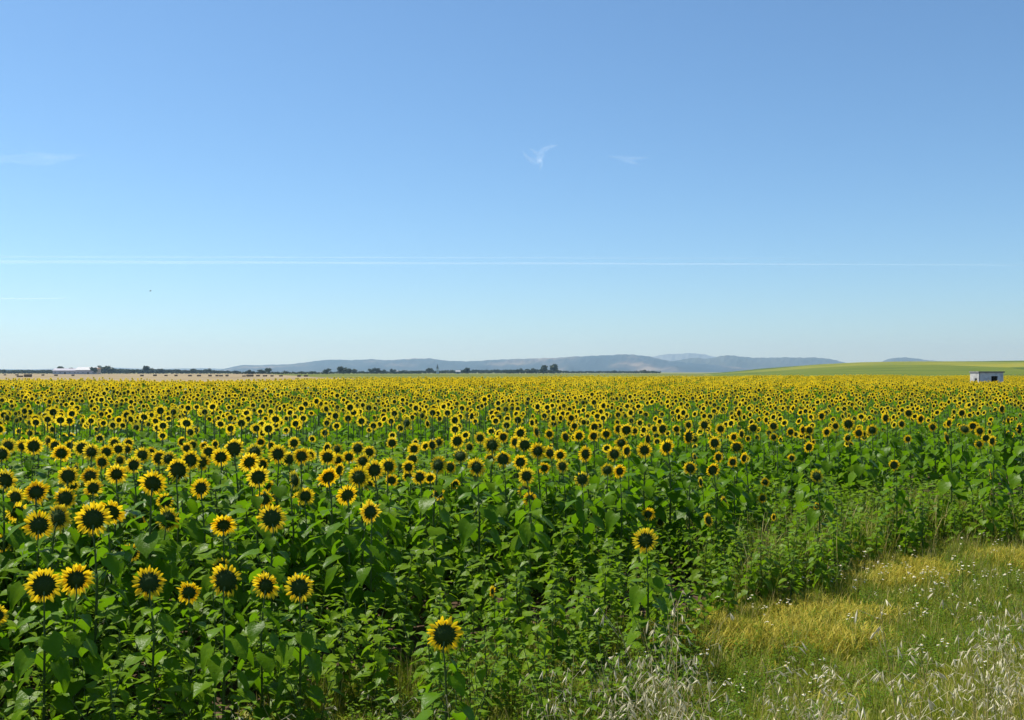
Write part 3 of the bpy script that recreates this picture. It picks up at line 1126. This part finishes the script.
# shed in the crop: real walls round a doorway
x0, x1, y0, y1, zt = 51.25, 53.85, 109.6, 111.7, 2.38
T = .2
shed = empty('shed', ((x0 + x1) / 2, y0, 0), 'flat-roofed grey concrete shed with a black doorway standing in the sunflowers', 'shed')
sx = (x0 + x1) / 2
W = x1 - x0
Dp = y1 - y0
mb = MB()
dx0, dx1, dh = -.02, .70, 2.0          # doorway in the front wall
mb.box(((-W / 2 + dx0) / 2, T / 2, zt / 2), (dx0 + W / 2, T, zt))
mb.box(((dx1 + W / 2) / 2, T / 2, zt / 2), (W / 2 - dx1, T, zt))
mb.box(((dx0 + dx1) / 2, T / 2, (zt + dh) / 2), (dx1 - dx0, T, zt - dh))
mb.box((0, Dp - T / 2, zt / 2), (W, T, zt))
mb.box((W / 2 - T / 2, Dp / 2, zt / 2), (T, Dp - 2 * T - .004, zt - .003))
mb.obj('wall', [M['concrete']], shed)
mb = MB()                               # end wall coloured apart for its sunlit look, with a small window opening
a, b = .45, .95
mb.box((-W / 2 - .03, a / 2, zt / 2), (.12, a, zt - .004))
mb.box((-W / 2 - .03, (b + Dp) / 2, zt / 2), (.12, Dp - b, zt - .004))
mb.box((-W / 2 - .03, (a + b) / 2, .55), (.12, b - a, 1.10))
mb.box((-W / 2 - .03, (a + b) / 2, (1.75 + zt) / 2), (.12, b - a, zt - 1.75 - .004))
e = mb.obj('end_wall', [M['white_and_sunlit']], shed)
e['label'] = 'sunlit end wall with a dark opening'
mb = MB()
mb.box((-.02, Dp / 2, zt + .07), (W + .26, Dp + .2, .14))
mb.obj('roof', [M['slab']], shed)
mb = MB()
mb.box(((dx0 + dx1) / 2 - .02, .62, dh / 2), (.06, .62, dh - .06), rz=.5)
dr = mb.obj('door', [M['dark']], shed)
mb = MB()
mb.box(((a + b) / 2, 0, 0), (b - a - .02, .05, .62))
sh = mb.obj('shutter', [M['dark']], shed)
sh.rotation_euler = (0, 0, rad(90))
sh.location = (-W / 2 + .02, 0, 1.42)


def gable_house(name, px, d, w, dp, eave, ridge_h, wall, roof, label, cat, rz=0.0, wins=4, group=None):
    x, y = pd(px, d)
    root = empty(name, (x, y, 0), label, cat, group, rz)
    mb = MB()
    v = [(-w / 2, 0, 0), (w / 2, 0, 0), (w / 2, dp, 0), (-w / 2, dp, 0), (-w / 2, 0, eave), (w / 2, 0, eave), (w / 2, dp, eave), (-w / 2, dp, eave), (-w / 2, dp / 2, ridge_h), (w / 2, dp / 2, ridge_h)]
    mb.add(v, [(0, 1, 5, 4), (2, 3, 7, 6), (1, 2, 6, 9, 5), (3, 0, 4, 8, 7)])
    mb.obj('wall', [wall], root)
    mb = MB()
    for sgn in (0, 1):
        ya, yb = (-.5, dp / 2) if sgn == 0 else (dp + .5, dp / 2)
        za = eave - .25
        q = [(-w / 2 - .4, ya, za), (w / 2 + .4, ya, za), (w / 2 + .4, yb, ridge_h + .03), (-w / 2 - .4, yb, ridge_h + .03)]
        mb.add(q + [(a_, b_, c_ + .2) for a_, b_, c_ in q], [(0, 1, 2, 3), (7, 6, 5, 4), (0, 4, 5, 1), (1, 5, 6, 2), (3, 7, 4, 0), (2, 6, 7, 3)])
    mb.obj('roof', [roof], root)
    for k in range(wins):
        xx = -w / 2 + w * (k + .5) / wins
        mb = MB()
        if k == wins // 2:
            mb.box((xx, -.03, 1.2), (1.9, .08, 2.4))
            mb.obj('door', [M['dark']], root)
        else:
            mb.box((xx, -.03, 1.75), (1.1, .08, .9))
            mb.obj('window', [M['dark']], root)
    return root


gable_house('barn', 65, 1100, 27.0, 12, 4.2, 6.2, M['shade_lilac'], M['shade_lilac'], 'long low whitish barn at the far left, the lower half of the farm', 'barn', 0, 5, 'farm buildings')
gable_house('barn', 85.5, 1096, 22.0, 13, 4.7, 7.6, M['shade_lilac'], M['sheetroof'], 'barn with the bright white roof adjoining the long low one', 'barn', 0, 4, 'farm buildings')
x, y = pd(98.7, 1088)
tw = empty('tower', (x, y, 0), 'narrow tan tower at the right end of the white barns', 'tower')
mb = MB(); mb.box((0, 0, 3.1), (3.4, 3.4, 6.2)); mb.obj('wall', [M['tan']], tw)
mb = MB(); mb.add([(-2.0, -2.0, 6.2), (2.0, -2.0, 6.2), (2.0, 2.0, 6.2), (-2.0, 2.0, 6.2), (0, 0, 7.2)], [(0, 1, 4), (1, 2, 4), (2, 3, 4), (3, 0, 4), (3, 2, 1, 0)]); mb.obj('roof', [M['tile']], tw)

gable_house('house', 458, 1395, 6.5, 6, 3.2, 4.4, M['white_and_sunlit'], M['sheetroof'], 'tiny white house among the trees right of the church spire', 'house', 0, 3)
gable_house('house', 396, 1420, 7, 6, 3.0, 4.2, M['white_and_sunlit'], M['sheetroof'], 'tiny pale house left of the church spire among dark trees', 'house', .3, 3)
x, y = pd(437.5, 1400)
ch = empty('church', (x, y, 0), 'distant church with a thin pointed spire rising over the tree belt', 'church')
mb = MB(); mb.box((0, 0, 3.6), (2.8, 2.8, 7.2)); mb.obj('tower', [M['concrete']], ch)
mb = MB(); mb.add([(-1.6, -1.6, 7.2), (1.6, -1.6, 7.2), (1.6, 1.6, 7.2), (-1.6, 1.6, 7.2), (0, 0, 14.2)], [(0, 1, 4), (1, 2, 4), (2, 3, 4), (3, 0, 4), (3, 2, 1, 0)])
mb.obj('spire', [M['slab']], ch)
mb = MB()
mb.add([(-1.4, 1.4, 0), (1.4, 1.4, 0), (1.4, 9, 0), (-1.4, 9, 0), (-1.4, 1.4, 4), (1.4, 1.4, 4), (1.4, 9, 4), (-1.4, 9, 4), (0, 1.4, 6), (0, 9, 6)],
       [(0, 1, 5, 8, 4), (1, 2, 6, 5), (2, 3, 7, 9, 6), (3, 0, 4, 7), (4, 8, 9, 7), (5, 6, 9, 8)])
mb.obj('nave', [M['concrete']], ch)

# ------------------------------------------------------------------ hay bales on the stubble
M['hay'] = plain_mat('weathered_hay', [(.3, (.10, .075, .055)), (.55, (.17, .13, .09)), (.8, (.24, .19, .13))], 2.2, .95, .1, 8, bump=.6)


def bale_mesh(rr, w=2.2, d=1.1, h=1.0):
    mb = MB()
    nx, nz = 9, 10
    for i in range(nx + 1):
        x = (i / nx - .5) * w
        pinch = .94 if i in (3, 6) else 1.0          # twine
        if i in (0, nx): pinch = .86
        for k in range(nz):
            a = 2 * PI * k / nz + .31
            cx, cz = math.cos(a), math.sin(a)
            m_ = max(abs(cx), abs(cz)) ** .8
            mb.v.append((x, cx / m_ * d / 2 * pinch * rr.uniform(.97, 1.03), h / 2 + cz / m_ * h / 2 * pinch * rr.uniform(.97, 1.03)))
    for i in range(nx):
        for k in range(nz):
            a, b = i * nz + k, i * nz + (k + 1) % nz
            mb.f.append((a, b, b + nz, a + nz)); mb.m.append(0)
    mb.f.append(tuple(range(nz))[::-1]); mb.m.append(0)
    mb.f.append(tuple(range(nx * nz, (nx + 1) * nz))); mb.m.append(0)
    return mb.mesh('hay_bale', [M['hay']])


BALE = [bale_mesh(random.Random(700 + i)) for i in range(3)]


def bale(px, d, s, lab, grp, i, z=0.06, rz=None):
    o = bpy.data.objects.new('hay_bale', BALE[i % 3])
    COL.objects.link(o)
    x, y = pd(px, d)
    o.location = (x, y, z)
    o.scale = s
    o.rotation_euler = (0, 0, R.uniform(-.4, .4) if rz is None else rz)
    return tag(o, lab, 'hay bale', grp)


bale(28, 470, (1.55, 1.3, 1.45), 'largest dark hay bale on the stubble at the far left', 'big hay bales', 0, rz=0)
bale(20, 475, (1.2, 1.1, .75), 'flat low hay bale lying left of the largest dark one', 'big hay bales', 1, rz=0)
bale(250, 520, (1.6, 1.2, 1.1), 'broad dark hay bale on the stubble below the first round hill', 'big hay bales', 2, rz=0)
bale(244, 520, (.8, 1.0, .7), 'small flat hay bale left of the broad dark one', 'big hay bales', 0, rz=0)
for i, (px, d) in enumerate([(5, 700), (17, 690), (43, 640), (56, 600), (73, 600), (142, 560), (155, 570), (166, 570), (176, 555), (190, 545), (199, 540), (210, 540), (217, 545), (221, 540),
                             (227, 540), (258, 540), (265, 530), (272, 520), (281, 525), (299, 500), (306, 505)]):
    bale(px, d, (R.uniform(.65, 1.0), 1, R.uniform(.8, 1.1)), 'small brown hay bale scattered in the far line across the tan stubble', 'hay bales scattered on the stubble', i)

# ------------------------------------------------------------------ verge: grasses, yellow patches, flowers, wild oats
def blade(mb, x, y, h, w, az, lean, mi=0, z0=0.0):
    dx, dy = math.cos(az), math.sin(az)
    sx_, sy_ = -dy * w / 2, dx * w / 2
    p = []
    for t, ww in ((0, 1), (.4, .9), (.75, .6)):
        o = lean * h * t * t
        p += [(x + dx * o - sx_ * ww, y + dy * o - sy_ * ww, z0 + h * t * (1 - .15 * lean * t)), (x + dx * o + sx_ * ww, y + dy * o + sy_ * ww, z0 + h * t * (1 - .15 * lean * t))]
    o = lean * h
    p.append((x + dx * o, y + dy * o, z0 + h * (1 - .25 * lean)))
    mb.add(p, [(0, 1, 3, 2), (2, 3, 5, 4), (4, 5, 6)], mi)


def tuft(rr, n, hmin, hmax, rad_, mats, pick, w=.005, lean=.45):
    mb = MB()
    for k in range(n):
        a, q = rr.uniform(0, 6.28), rad_ * math.sqrt(rr.random())
        blade(mb, q * math.cos(a), q * math.sin(a), rr.uniform(hmin, hmax), w * rr.uniform(.7, 1.4), rr.uniform(0, 6.28), rr.uniform(.05, lean) * 1.6, pick(rr))
    return mb.mesh('grass_tuft', mats, True)


GM = [M['grass'], M['straw'], M['yellow'], M['leaf_young']]
TUFT = [tuft(random.Random(800 + i), 34, .12, .34, .13, GM, lambda r: 0 if r.random() < .88 else 1) for i in range(3)]            # 0-2 green
TUFT += [tuft(random.Random(810 + i), 26, .25, .62, .13, GM, lambda r: 0 if r.random() < .8 else 1, w=.006, lean=.3) for i in range(2)]  # 3-4 tall
TUFT += [tuft(random.Random(820 + i), 24, .12, .40, .12, GM, lambda r: 1 if r.random() < .8 else 0) for i in range(2)]              # 5-6 dry
TUFT += [tuft(random.Random(830 + i), 40, .04, .15, .15, GM, lambda r: 2 if r.random() < .85 else 0, w=.006, lean=.7) for i in range(2)]  # 7-8 yellow

LOW = [tuft(random.Random(860 + i), 40, .03, .10, .16, GM, lambda r: 0 if r.random() < .82 else (2 if r.random() < .5 else 1), w=.011, lean=1.0) for i in range(3)]


def weed(rr, h=.35, n=14, L=.05):
    mb = MB()
    for q in range(3):
        a = rr.uniform(0, 6.28)
        tipx, tipy = .12 * math.cos(a), .12 * math.sin(a)
        mb.tube([(0, 0, 0), (tipx * .5, tipy * .5, h * .6), (tipx, tipy, h)], [.003, .0025, .001], 3, 1)
        for k in range(n):
            t = (k + 1) / n
            leaf(mb, (tipx * t, tipy * t, h * t), k * 2.4, .01, L * rr.uniform(.7, 1.3) * (1.1 - .5 * t), rad(rr.uniform(-20, 40)), .3, .2, lo=True, rr=rr, wid=.3)
    return mb.mesh('low_weed', [M['leaf_young'], M['stem']], True)


TUFT += [weed(random.Random(840 + i)) for i in range(3)]                       # 9-11 broad-leaved weeds

TUFT += LOW                                                                    # 12-14 low sward

YP = [(2.6, 9.6, 1.35, 1.05), (4.5, 11.9, 1.25, .75), (1.75, 9.1, .7, .6), (6.4, 12.9, .6, .45)]


def yellow_at(x, y):
    v = 0
    for cx, cy, rx, ry in YP:
        # patches run along the field edge
        du = (x - cx) * .763 + (y - cy) * .646
        dv = (x - cx) * .646 - (y - cy) * .763
        q = (du / rx) ** 2 + (dv / ry) ** 2
        v = max(v, 1 - q)
    return v


gp, gr, gs, gi_ = [], [], [], []
yp, yr, ys, yi = [], [], [], []
tries = 0
while len(gp) < 22000 and tries < 260000:
    tries += 1
    y = 1.2 + 15.5 * R.random() ** .8
    x = R.uniform(-.62, .95) * (y + .5)
    s = edge_s(x, y) + edge_wobble(x, y) * .5
    if s < -4.0:
        continue
    if s < -.2:
        g1 = ((x + .92) / .75) ** 2 + ((y - 8.7) / 1.6) ** 2
        g2 = ((x - 1.75) / .4) ** 2 + ((y - 10.4) / 1.1) ** 2
        if x > 2.2 and s > -2.6 and R.random() < .44 * (1 + .9 * math.sin(x * 2.7) * math.sin(y * 1.9 + x)):
            gp.append((x, y, ground_z(x, y) - .01)); gr.append((R.uniform(-.15, .15), R.uniform(-.15, .15), R.uniform(0, 6.28)))
            gs.append(R.uniform(.6, 1.35)); gi_.append(R.choice((0, 1, 3, 4, 3, 9, 10)))
        if R.random() < .045 and g1 > 1 and g2 > 1 and s > -2.6:
            z = ground_z(x, y)
            gp.append((x, y, z - .01)); gr.append((R.uniform(-.15, .15), R.uniform(-.15, .15), R.uniform(0, 6.28))); gs.append(R.uniform(1.0, 2.0)); gi_.append(9 + R.randrange(3))
        continue
    ye = yellow_at(x, y)
    if ye > 0:
        ye += .5 * math.sin(x * 3.1 + y * 1.7) * math.sin(y * 2.3 - x) + .35 * math.sin(x * 7.3 - y * 4.1) * math.sin(y * 6.7 + x * 2.0) + R.uniform(-.35, .25)
    z = ground_z(x, y)
    if ye > .38:
        if len(yp) < 5000:
            yp.append((x, y, z)); yr.append((0, 0, R.uniform(0, 6.28))); ys.append(R.uniform(.9, 1.7)); yi.append(7 + R.randrange(2))
        if R.random() < .30:
            continue
    # bare brown spot
    if ((x - 2.35) / .35) ** 2 + ((y - 7.1) / .3) ** 2 < 1:
        continue
    if s < 1.6 and x < 1.5 and R.random() < .035:
        gp.append((x, y, z - .01)); gr.append((R.uniform(-.15, .15), R.uniform(-.15, .15), R.uniform(0, 6.28))); gs.append(R.uniform(1.0, 2.0)); gi_.append(9 + R.randrange(3))
    dry = smooth(2.0, 4.2, s) * (.5 + .5 * math.sin(x * 1.9 + 1) * math.sin(y * 1.4))
    r_ = R.random()
    if s < .3 and r_ < .22:
        k = 3 + R.randrange(2)
    elif r_ < .40 and s < 2.6:
        k = 9 + R.randrange(3)
    elif r_ < .47 + .26 * dry and r_ > .42:
        k = 5 + R.randrange(2)
    elif r_ < .93:
        k = R.randrange(3)
    else:
        k = 3 + R.randrange(2)
    sc_ = R.uniform(.65, 1.25) * (.66 if s > 3 else .52)
    gp.append((x, y, z - .01)); gr.append((R.uniform(-.12, .12), R.uniform(-.12, .12), R.uniform(0, 6.28))); gs.append(sc_); gi_.append(k)
for k in range(19000):
    y = 2.0 + 14 * R.random() ** .8
    x = R.uniform(-.62, .95) * (y + .5)
    s = edge_s(x, y) + edge_wobble(x, y) * .5
    if s < -.6 or s > 6:
        continue
    gp.append((x, y, ground_z(x, y) - .005)); gr.append((0, 0, R.uniform(0, 6.28))); gs.append(R.uniform(.7, 1.3)); gi_.append(12 + R.randrange(3))
scatter('verge_grass', gp, gr, gs, gi_, TUFT, 'rough green and dry grass on the verge at the lower right', 'grass')
scatter('yellowed_grass', yp, yr, ys, yi, TUFT, 'patches of low bright yellow withered grass beside the field edge', 'grass')


def daisy(rr):
    mb = MB()
    for q in range(rr.randrange(2, 5)):
        a, d_ = rr.uniform(0, 6.28), rr.uniform(0, .07)
        x, y, h = d_ * math.cos(a), d_ * math.sin(a), rr.uniform(.2, .38)
        mb.tube([(x * .3, y * .3, 0), (x, y, h)], [.0015, .001], 3, 1)
        e = Euler((rr.uniform(-.9, .4), rr.uniform(-.5, .5), 0)).to_matrix()
        vs = [Vector((0, 0, .003))]
        for k in range(20):
            rr_ = (.016 if k % 2 else .010)
            vs.append(Vector((rr_ * math.cos(k * PI / 10), rr_ * math.sin(k * PI / 10), 0)))
        mb.add([Vector((x, y, h)) + e @ v for v in vs], [(0, 1 + k, 1 + (k + 1) % 20) for k in range(20)], 0)
        c = [Vector((.006 * math.cos(k * PI / 3), .006 * math.sin(k * PI / 3), .004)) for k in range(6)]
        mb.add([Vector((x, y, h)) + e @ v for v in c], [tuple(range(6))], 2)
    return mb.mesh('daisy', [M['white'], M['stem'], M['petal']], False)


DAISY = [daisy(random.Random(850 + i)) for i in range(4)]
fp, fr, fs_, fi = [], [], [], []
for k in range(900):
    y = R.uniform(5.5, 14.5)
    x = R.uniform(.02, .58) * y
    s = edge_s(x, y)
    if s < -.4 or s > 4.5:
        continue
    clump = math.sin(x * 2.1 + y) * math.sin(y * 1.6 - x * .8)
    near = ((x - 4.2) / 1.6) ** 2 + ((y - 11.0) / 1.0) ** 2 < 1
    if not near and R.random() > .22 + .3 * clump:
        continue
    fp.append((x, y, ground_z(x, y))); fr.append((0, 0, R.uniform(0, 6.28))); fs_.append(R.uniform(.5, .95)); fi.append(R.randrange(4))
scatter('white_wildflowers', fp, fr, fs_, fi, DAISY, 'small white wildflowers dotted over the verge grass', 'wildflowers')


# wild oats: one thing each
def oat_meshes(rr):
    st, pa = MB(), MB()
    lx, ly = rr.uniform(-.14, .14), rr.uniform(-.10, .10)
    path = [(0, 0, -.02), (lx * .15, ly * .15, .35), (lx * .5, ly * .5, .72), (lx * 1.3, ly * 1.3, 1.0)]
    st.tube(path, [.0022, .002, .0015, .0008], 4, 0)
    for k in range(3):
        blade(st, 0, 0, rr.uniform(.3, .5), .006, rr.uniform(0, 6.28), rr.uniform(.4, .9), 0)
    for k in range(15):
        t = rr.uniform(.52, 1.0)
        z = t
        bx = np.interp(z, [p[2] for p in path], [p[0] for p in path])
        by = np.interp(z, [p[2] for p in path], [p[1] for p in path])
        a = rr.uniform(0, 6.28)
        r = rr.uniform(.03, .10) * (1.25 - t * .6)
        tip = Vector((bx + r * math.cos(a), by + r * math.sin(a), z + rr.uniform(-.02, .05)))
        pa.tube([(bx, by, z - .02), tip], [.0005, .0004], 3, 0)
        L = rr.uniform(.024, .040)
        d = Vector((math.cos(a) * rr.uniform(.1, .8), math.sin(a) * rr.uniform(.1, .8), rr.uniform(-1.1, -.3))).normalized()
        for sgn in (-1, 1):
            u = d.cross(Vector((math.sin(a), -math.cos(a), .2))).normalized() * .0030
            w = d.cross(u).normalized() * .003 * sgn
            p1 = tip + d * L
            m_ = tip + d * L * .4
            pa.add([tip, m_ + u + w * .3, p1 + w * 2.2, m_ - u + w * .3, m_ + w * 1.3], [(0, 1, 4), (1, 2, 4), (2, 3, 4), (3, 0, 4)], 0)
    pa.tube([q for q in path if q[2] > .3], [.0016, .0014, .0008][-len([q for q in path if q[2] > .3]):], 4, 0)
    return st.mesh('stalk', [M['straw']]), pa.mesh('panicle', [M['oat']], False)


OATS = [oat_meshes(random.Random(900 + i)) for i in range(6)]
oat_spots = []
for k in range(28):
    oat_spots.append((R.gauss(664, 15), R.uniform(598, 705), R.uniform(2.5, 3.8), 0))
for k in range(10):
    oat_spots.append((R.uniform(555, 640), R.uniform(650, 712), R.uniform(3.2, 4.5), 1))
for k in range(36):
    cx_, cy_ = ((735, 690), (820, 660), (865, 690), (930, 640), (985, 625), (1010, 680))[k % 6]
    oat_spots.append((R.gauss(cx_, 17), R.gauss(cy_, 16), R.uniform(2.4, 4.0), 2))
for k in range(12):
    oat_spots.append((R.uniform(960, 1040), R.uniform(590, 650), R.uniform(3.0, 4.6), 2))
for k in range(8):
    oat_spots.append((R.uniform(225, 480), R.uniform(690, 716), R.uniform(4.6, 5.4), 3))
for k in range(10):
    oat_spots.append((R.uniform(690, 800), R.uniform(680, 716), R.uniform(3.0, 3.8), 1))
OL = [('dry pale wild oat in the dense tuft below the dark gap of the crop', 'wild oats of the dense tuft'),
      ('dry pale wild oat in the loose fringe around the dense oat tuft', 'wild oats of the loose fringe'),
      ('dry whitish wild oat scattered over the grass at the lower right', 'wild oats at the lower right'),
      ('dry wild oat at the foot of the nearest sunflowers on the bottom edge', 'wild oats at the sunflower feet')]
for i, (px, y, d, g_) in enumerate(oat_spots):
    p = at(px, y, d)
    gz = ground_z(p.x, p.y)
    h = min(1.25, max(.45, p.z - gz))
    root = empty('wild_oat', (p.x, p.y, gz), OL[g_][0], 'wild oat', OL[g_][1], R.uniform(0, 6.28), h)
    a, b = OATS[i % 6]
    part('stalk', a, root, scale=(1 / h, 1 / h, 1))
    part('panicle', b, root, scale=(1 / h, 1 / h, 1))

# ------------------------------------------------------------------ a bird far off over the field
M['bird'] = plain_mat('dark_feathers', [(.3, (.02, .02, .022)), (.7, (.05, .05, .05))], 8, .7)
mb = MB()
mb.tube([(-.22, 0, 0), (-.12, 0, .01), (0, 0, .02), (.14, 0, .02), (.22, 0, .03), (.27, 0, .02)], [.01, .05, .07, .055, .035, .006], 8, 0, True)
for sgn in (-1, 1):
    mb.add([(.10, 0, .05), (-.08, 0, .05), (.12, sgn * .26, .15), (-.07, sgn * .26, .14), (.02, sgn * .55, .11), (-.06, sgn * .5, .11), (.1, 0, .035), (-.08, 0, .035)],
           [(0, 1, 3, 2), (2, 3, 5, 4), (6, 2, 3, 7)], 0)
mb.add([(-.18, 0, .01), (-.36, -.07, 0), (-.38, .07, 0)], [(0, 1, 2)], 0)
bd = mb.obj('bird', [M['bird']])
bd.location = at(150, 291, 210)
bd.rotation_euler = (.25, 0, .3)
tag(bd, 'tiny dark bird flying in the sky above the left horizon', 'bird')


# ------------------------------------------------------------------ vapour trails and wisps (far beyond and above the haze)
def vapour(name, alpha, nsc, lo):
    m, nt, out = new_mat(name)
    tr_ = N(nt, 'ShaderNodeBsdfTransparent')
    # thin ice cloud: bright from whichever side the sun comes
    d1 = N(nt, 'ShaderNodeBsdfDiffuse'); d1.inputs[0].default_value = (.9, .9, .9, 1)
    d2 = N(nt, 'ShaderNodeBsdfTranslucent'); d2.inputs[0].default_value = (.9, .9, .9, 1)
    m1 = N(nt, 'ShaderNodeAddShader')
    nt.links.new(d1.outputs[0], m1.inputs[0]); nt.links.new(d2.outputs[0], m1.inputs[1])
    mr = N(nt, 'ShaderNodeMapRange')
    mr.inputs['From Min'].default_value = .3; mr.inputs['From Max'].default_value = .7
    mr.inputs['To Min'].default_value = alpha * lo; mr.inputs['To Max'].default_value = alpha * (2 - lo)
    nt.links.new(noise(nt, nsc, 5, .6), mr.inputs[0])
    mx = N(nt, 'ShaderNodeMixShader')
    nt.links.new(mr.outputs[0], mx.inputs[0])
    nt.links.new(tr_.outputs[0], mx.inputs[1]); nt.links.new(m1.outputs[0], mx.inputs[2])
    nt.links.new(mx.outputs[0], out.inputs['Surface'])
    return m


def streak(name, stops, d, dens, label, cat, wob=.0, group=None):
    mb = MB()
    pts = [at(px, y + R.uniform(-wob, wob), d) for px, y, r in stops]
    for q in (1.0, .6):                                   # a thin veil round a thicker core
        mb.tube(pts, [r * q / F * d for px, y, r in stops], 10, 0, True)
    o = mb.obj(name, [vapour(name, dens, .0006, .75)], smooth_=True)
    return tag(o, label, cat, group)


D_ = 24000


def trail(x0, x1, y0, y1, r0, r1, n=26):
    return [(x0 + (x1 - x0) * k / n, y0 + (y1 - y0) * k / n, (r0 + (r1 - r0) * k / n) * R.uniform(.8, 1.2)) for k in range(n + 1)]


streak('contrail', trail(-120, 1150, 261.3, 265.2, 1.7, .2), D_, .034, 'long white vapour trail, thickest and lowest of the pair across the sky', 'contrail', .2, 'vapour trails')
streak('contrail', trail(-120, 800, 256.4, 258.2, .9, .2), D_, .03, 'thin white vapour trail just above the thicker long one', 'contrail', .2, 'vapour trails')
streak('contrail', trail(-120, 66, 299.0, 298.4, 1.3, .3, 12), D_, .05, 'short white vapour trail low at the left photo border', 'contrail', .1, 'vapour trails')


def wisp(label, rows, alpha):
    mb = MB()
    for stops in rows:
        pts = [at(px, y, D_) for px, y, r in stops]
        fine = []
        for a_, b_ in zip(range(len(stops) - 1), range(1, len(stops))):
            for t in (0, .25, .5, .75):
                fine.append((pts[a_].lerp(pts[b_], t), stops[a_][2] + (stops[b_][2] - stops[a_][2]) * t))
        fine.append((pts[-1], stops[-1][2]))
        for q in (1.0, .6):
            mb.tube([f_[0] for f_ in fine], [f_[1] * q * R.uniform(.8, 1.2) / F * D_ for f_ in fine], 10, 0, True)
    o = mb.obj('cloud', [vapour('cloud', alpha, .006, .2)], smooth_=True)
    return tag(o, label, 'cloud', 'faint cloud wisps')


wisp('small hooked white cloud wisp high in the middle of the sky',
     [[(537, 162, .6), (540, 157, 3.5), (543, 150, 3), (550, 146, 2), (558, 144.5, .3)], [(522, 150, .3), (528, 158, 2.8), (536, 161, 3.5), (543, 160, .5)],
      [(530, 148, .3), (537, 153, 3), (541, 163, 2.5), (540, 170, .2)]], .02)
wisp('faint flat white cloud wisp right of the hooked one',
     [[(608, 156, .3), (620, 157, 2.0), (635, 158, 1.8), (650, 156.6, .3)], [(620, 160, .3), (630, 161, 2), (640, 164, .3)]], .014)
wisp('faint long white cloud smear near the left photo border',
     [[(-40, 160, .5), (10, 158, 5), (45, 160, 6), (75, 157, .5)], [(20, 150, .3), (50, 156, 3), (90, 154, .3)]], .012)

# ------------------------------------------------------------------ air
mb = MB()
HX, Z0, Z1 = 16200, -1.0, 420
mb.box((0, 0, (Z0 + Z1) / 2), (2 * HX, 2 * HX, Z1 - Z0))
hz = mb.obj('haze', [])
m, nt, out = new_mat('haze')
v = N(nt, 'ShaderNodeVolumePrincipled')
v.inputs['Color'].default_value = (.46, .73, 1.0, 1)
v.inputs['Absorption Color'].default_value = (.55, .55, .55, 1)      # air scatters blue first and absorbs little
v.inputs['Density'].default_value = 9.0e-5
v.inputs['Anisotropy'].default_value = 0.3
nt.links.new(v.outputs[0], out.inputs['Volume'])
hz.data.materials.append(m)
tag(hz, kind='stuff')

# ------------------------------------------------------------------ light, sky, camera
SUN_EL, SUN_AZ = 58.0, -58.0            # azimuth measured from the view direction, negative to the left
w = bpy.data.worlds.new('World')
sc.world = w
w.use_nodes = True
nt = w.node_tree
bg = nt.nodes['Background']
sky = nt.nodes.new('ShaderNodeTexSky')
sky.sky_type = 'NISHITA'
sky.sun_disc = False
sky.sun_elevation = rad(SUN_EL)
sky.sun_rotation = rad(SUN_AZ)
sky.altitude = 100
sky.air_density = .9
sky.dust_density = 0.25
sky.ozone_density = 6.0
tint = nt.nodes.new('ShaderNodeMix')
tint.data_type = 'RGBA'
tint.blend_type = 'MULTIPLY'
tint.inputs[0].default_value = 1.0
tint.inputs[7].default_value = (.82, .97, 1.0, 1)          # clear dry summer air: a little less red
nt.links.new(sky.outputs[0], tint.inputs[6])
nt.links.new(tint.outputs[2], bg.inputs[0])
bg.inputs[1].default_value = .096

sd = bpy.data.lights.new('sun', 'SUN')
sd.energy = 4.9
sd.angle = rad(.53)
sd.color = (1.0, .95, .83)
so = bpy.data.objects.new('sun', sd)
COL.objects.link(so)
dirv = Vector((math.sin(rad(SUN_AZ)) * math.cos(rad(SUN_EL)), math.cos(rad(SUN_AZ)) * math.cos(rad(SUN_EL)), math.sin(rad(SUN_EL))))
so.rotation_euler = dirv.to_track_quat('Z', 'Y').to_euler()
so.location = (0, 0, 30)

cd = bpy.data.cameras.new('camera')
cd.sensor_width = 36
cd.lens = 36 * F / 1024
cd.clip_start = .05
cd.clip_end = 80000
co = bpy.data.objects.new('camera', cd)
COL.objects.link(co)
co.location = (0, 0, CAM_H)
co.rotation_euler = (rad(90) + math.atan((HZ - 360) / F), 0, 0)
sc.camera = co

sc.view_settings.view_transform = 'Standard'
sc.view_settings.look = 'None'
sc.view_settings.exposure = 0.58
sc.view_settings.gamma = 1
sc.view_settings.use_curve_mapping = False
cy = sc.cycles
cy.max_bounces = 6
cy.diffuse_bounces = 3
cy.glossy_bounces = 2
cy.transmission_bounces = 4
cy.volume_bounces = 0
cy.transparent_max_bounces = 40
cy.use_denoising = True
cy.sample_clamp_indirect = 6
cy.caustics_reflective = False
cy.caustics_refractive = False
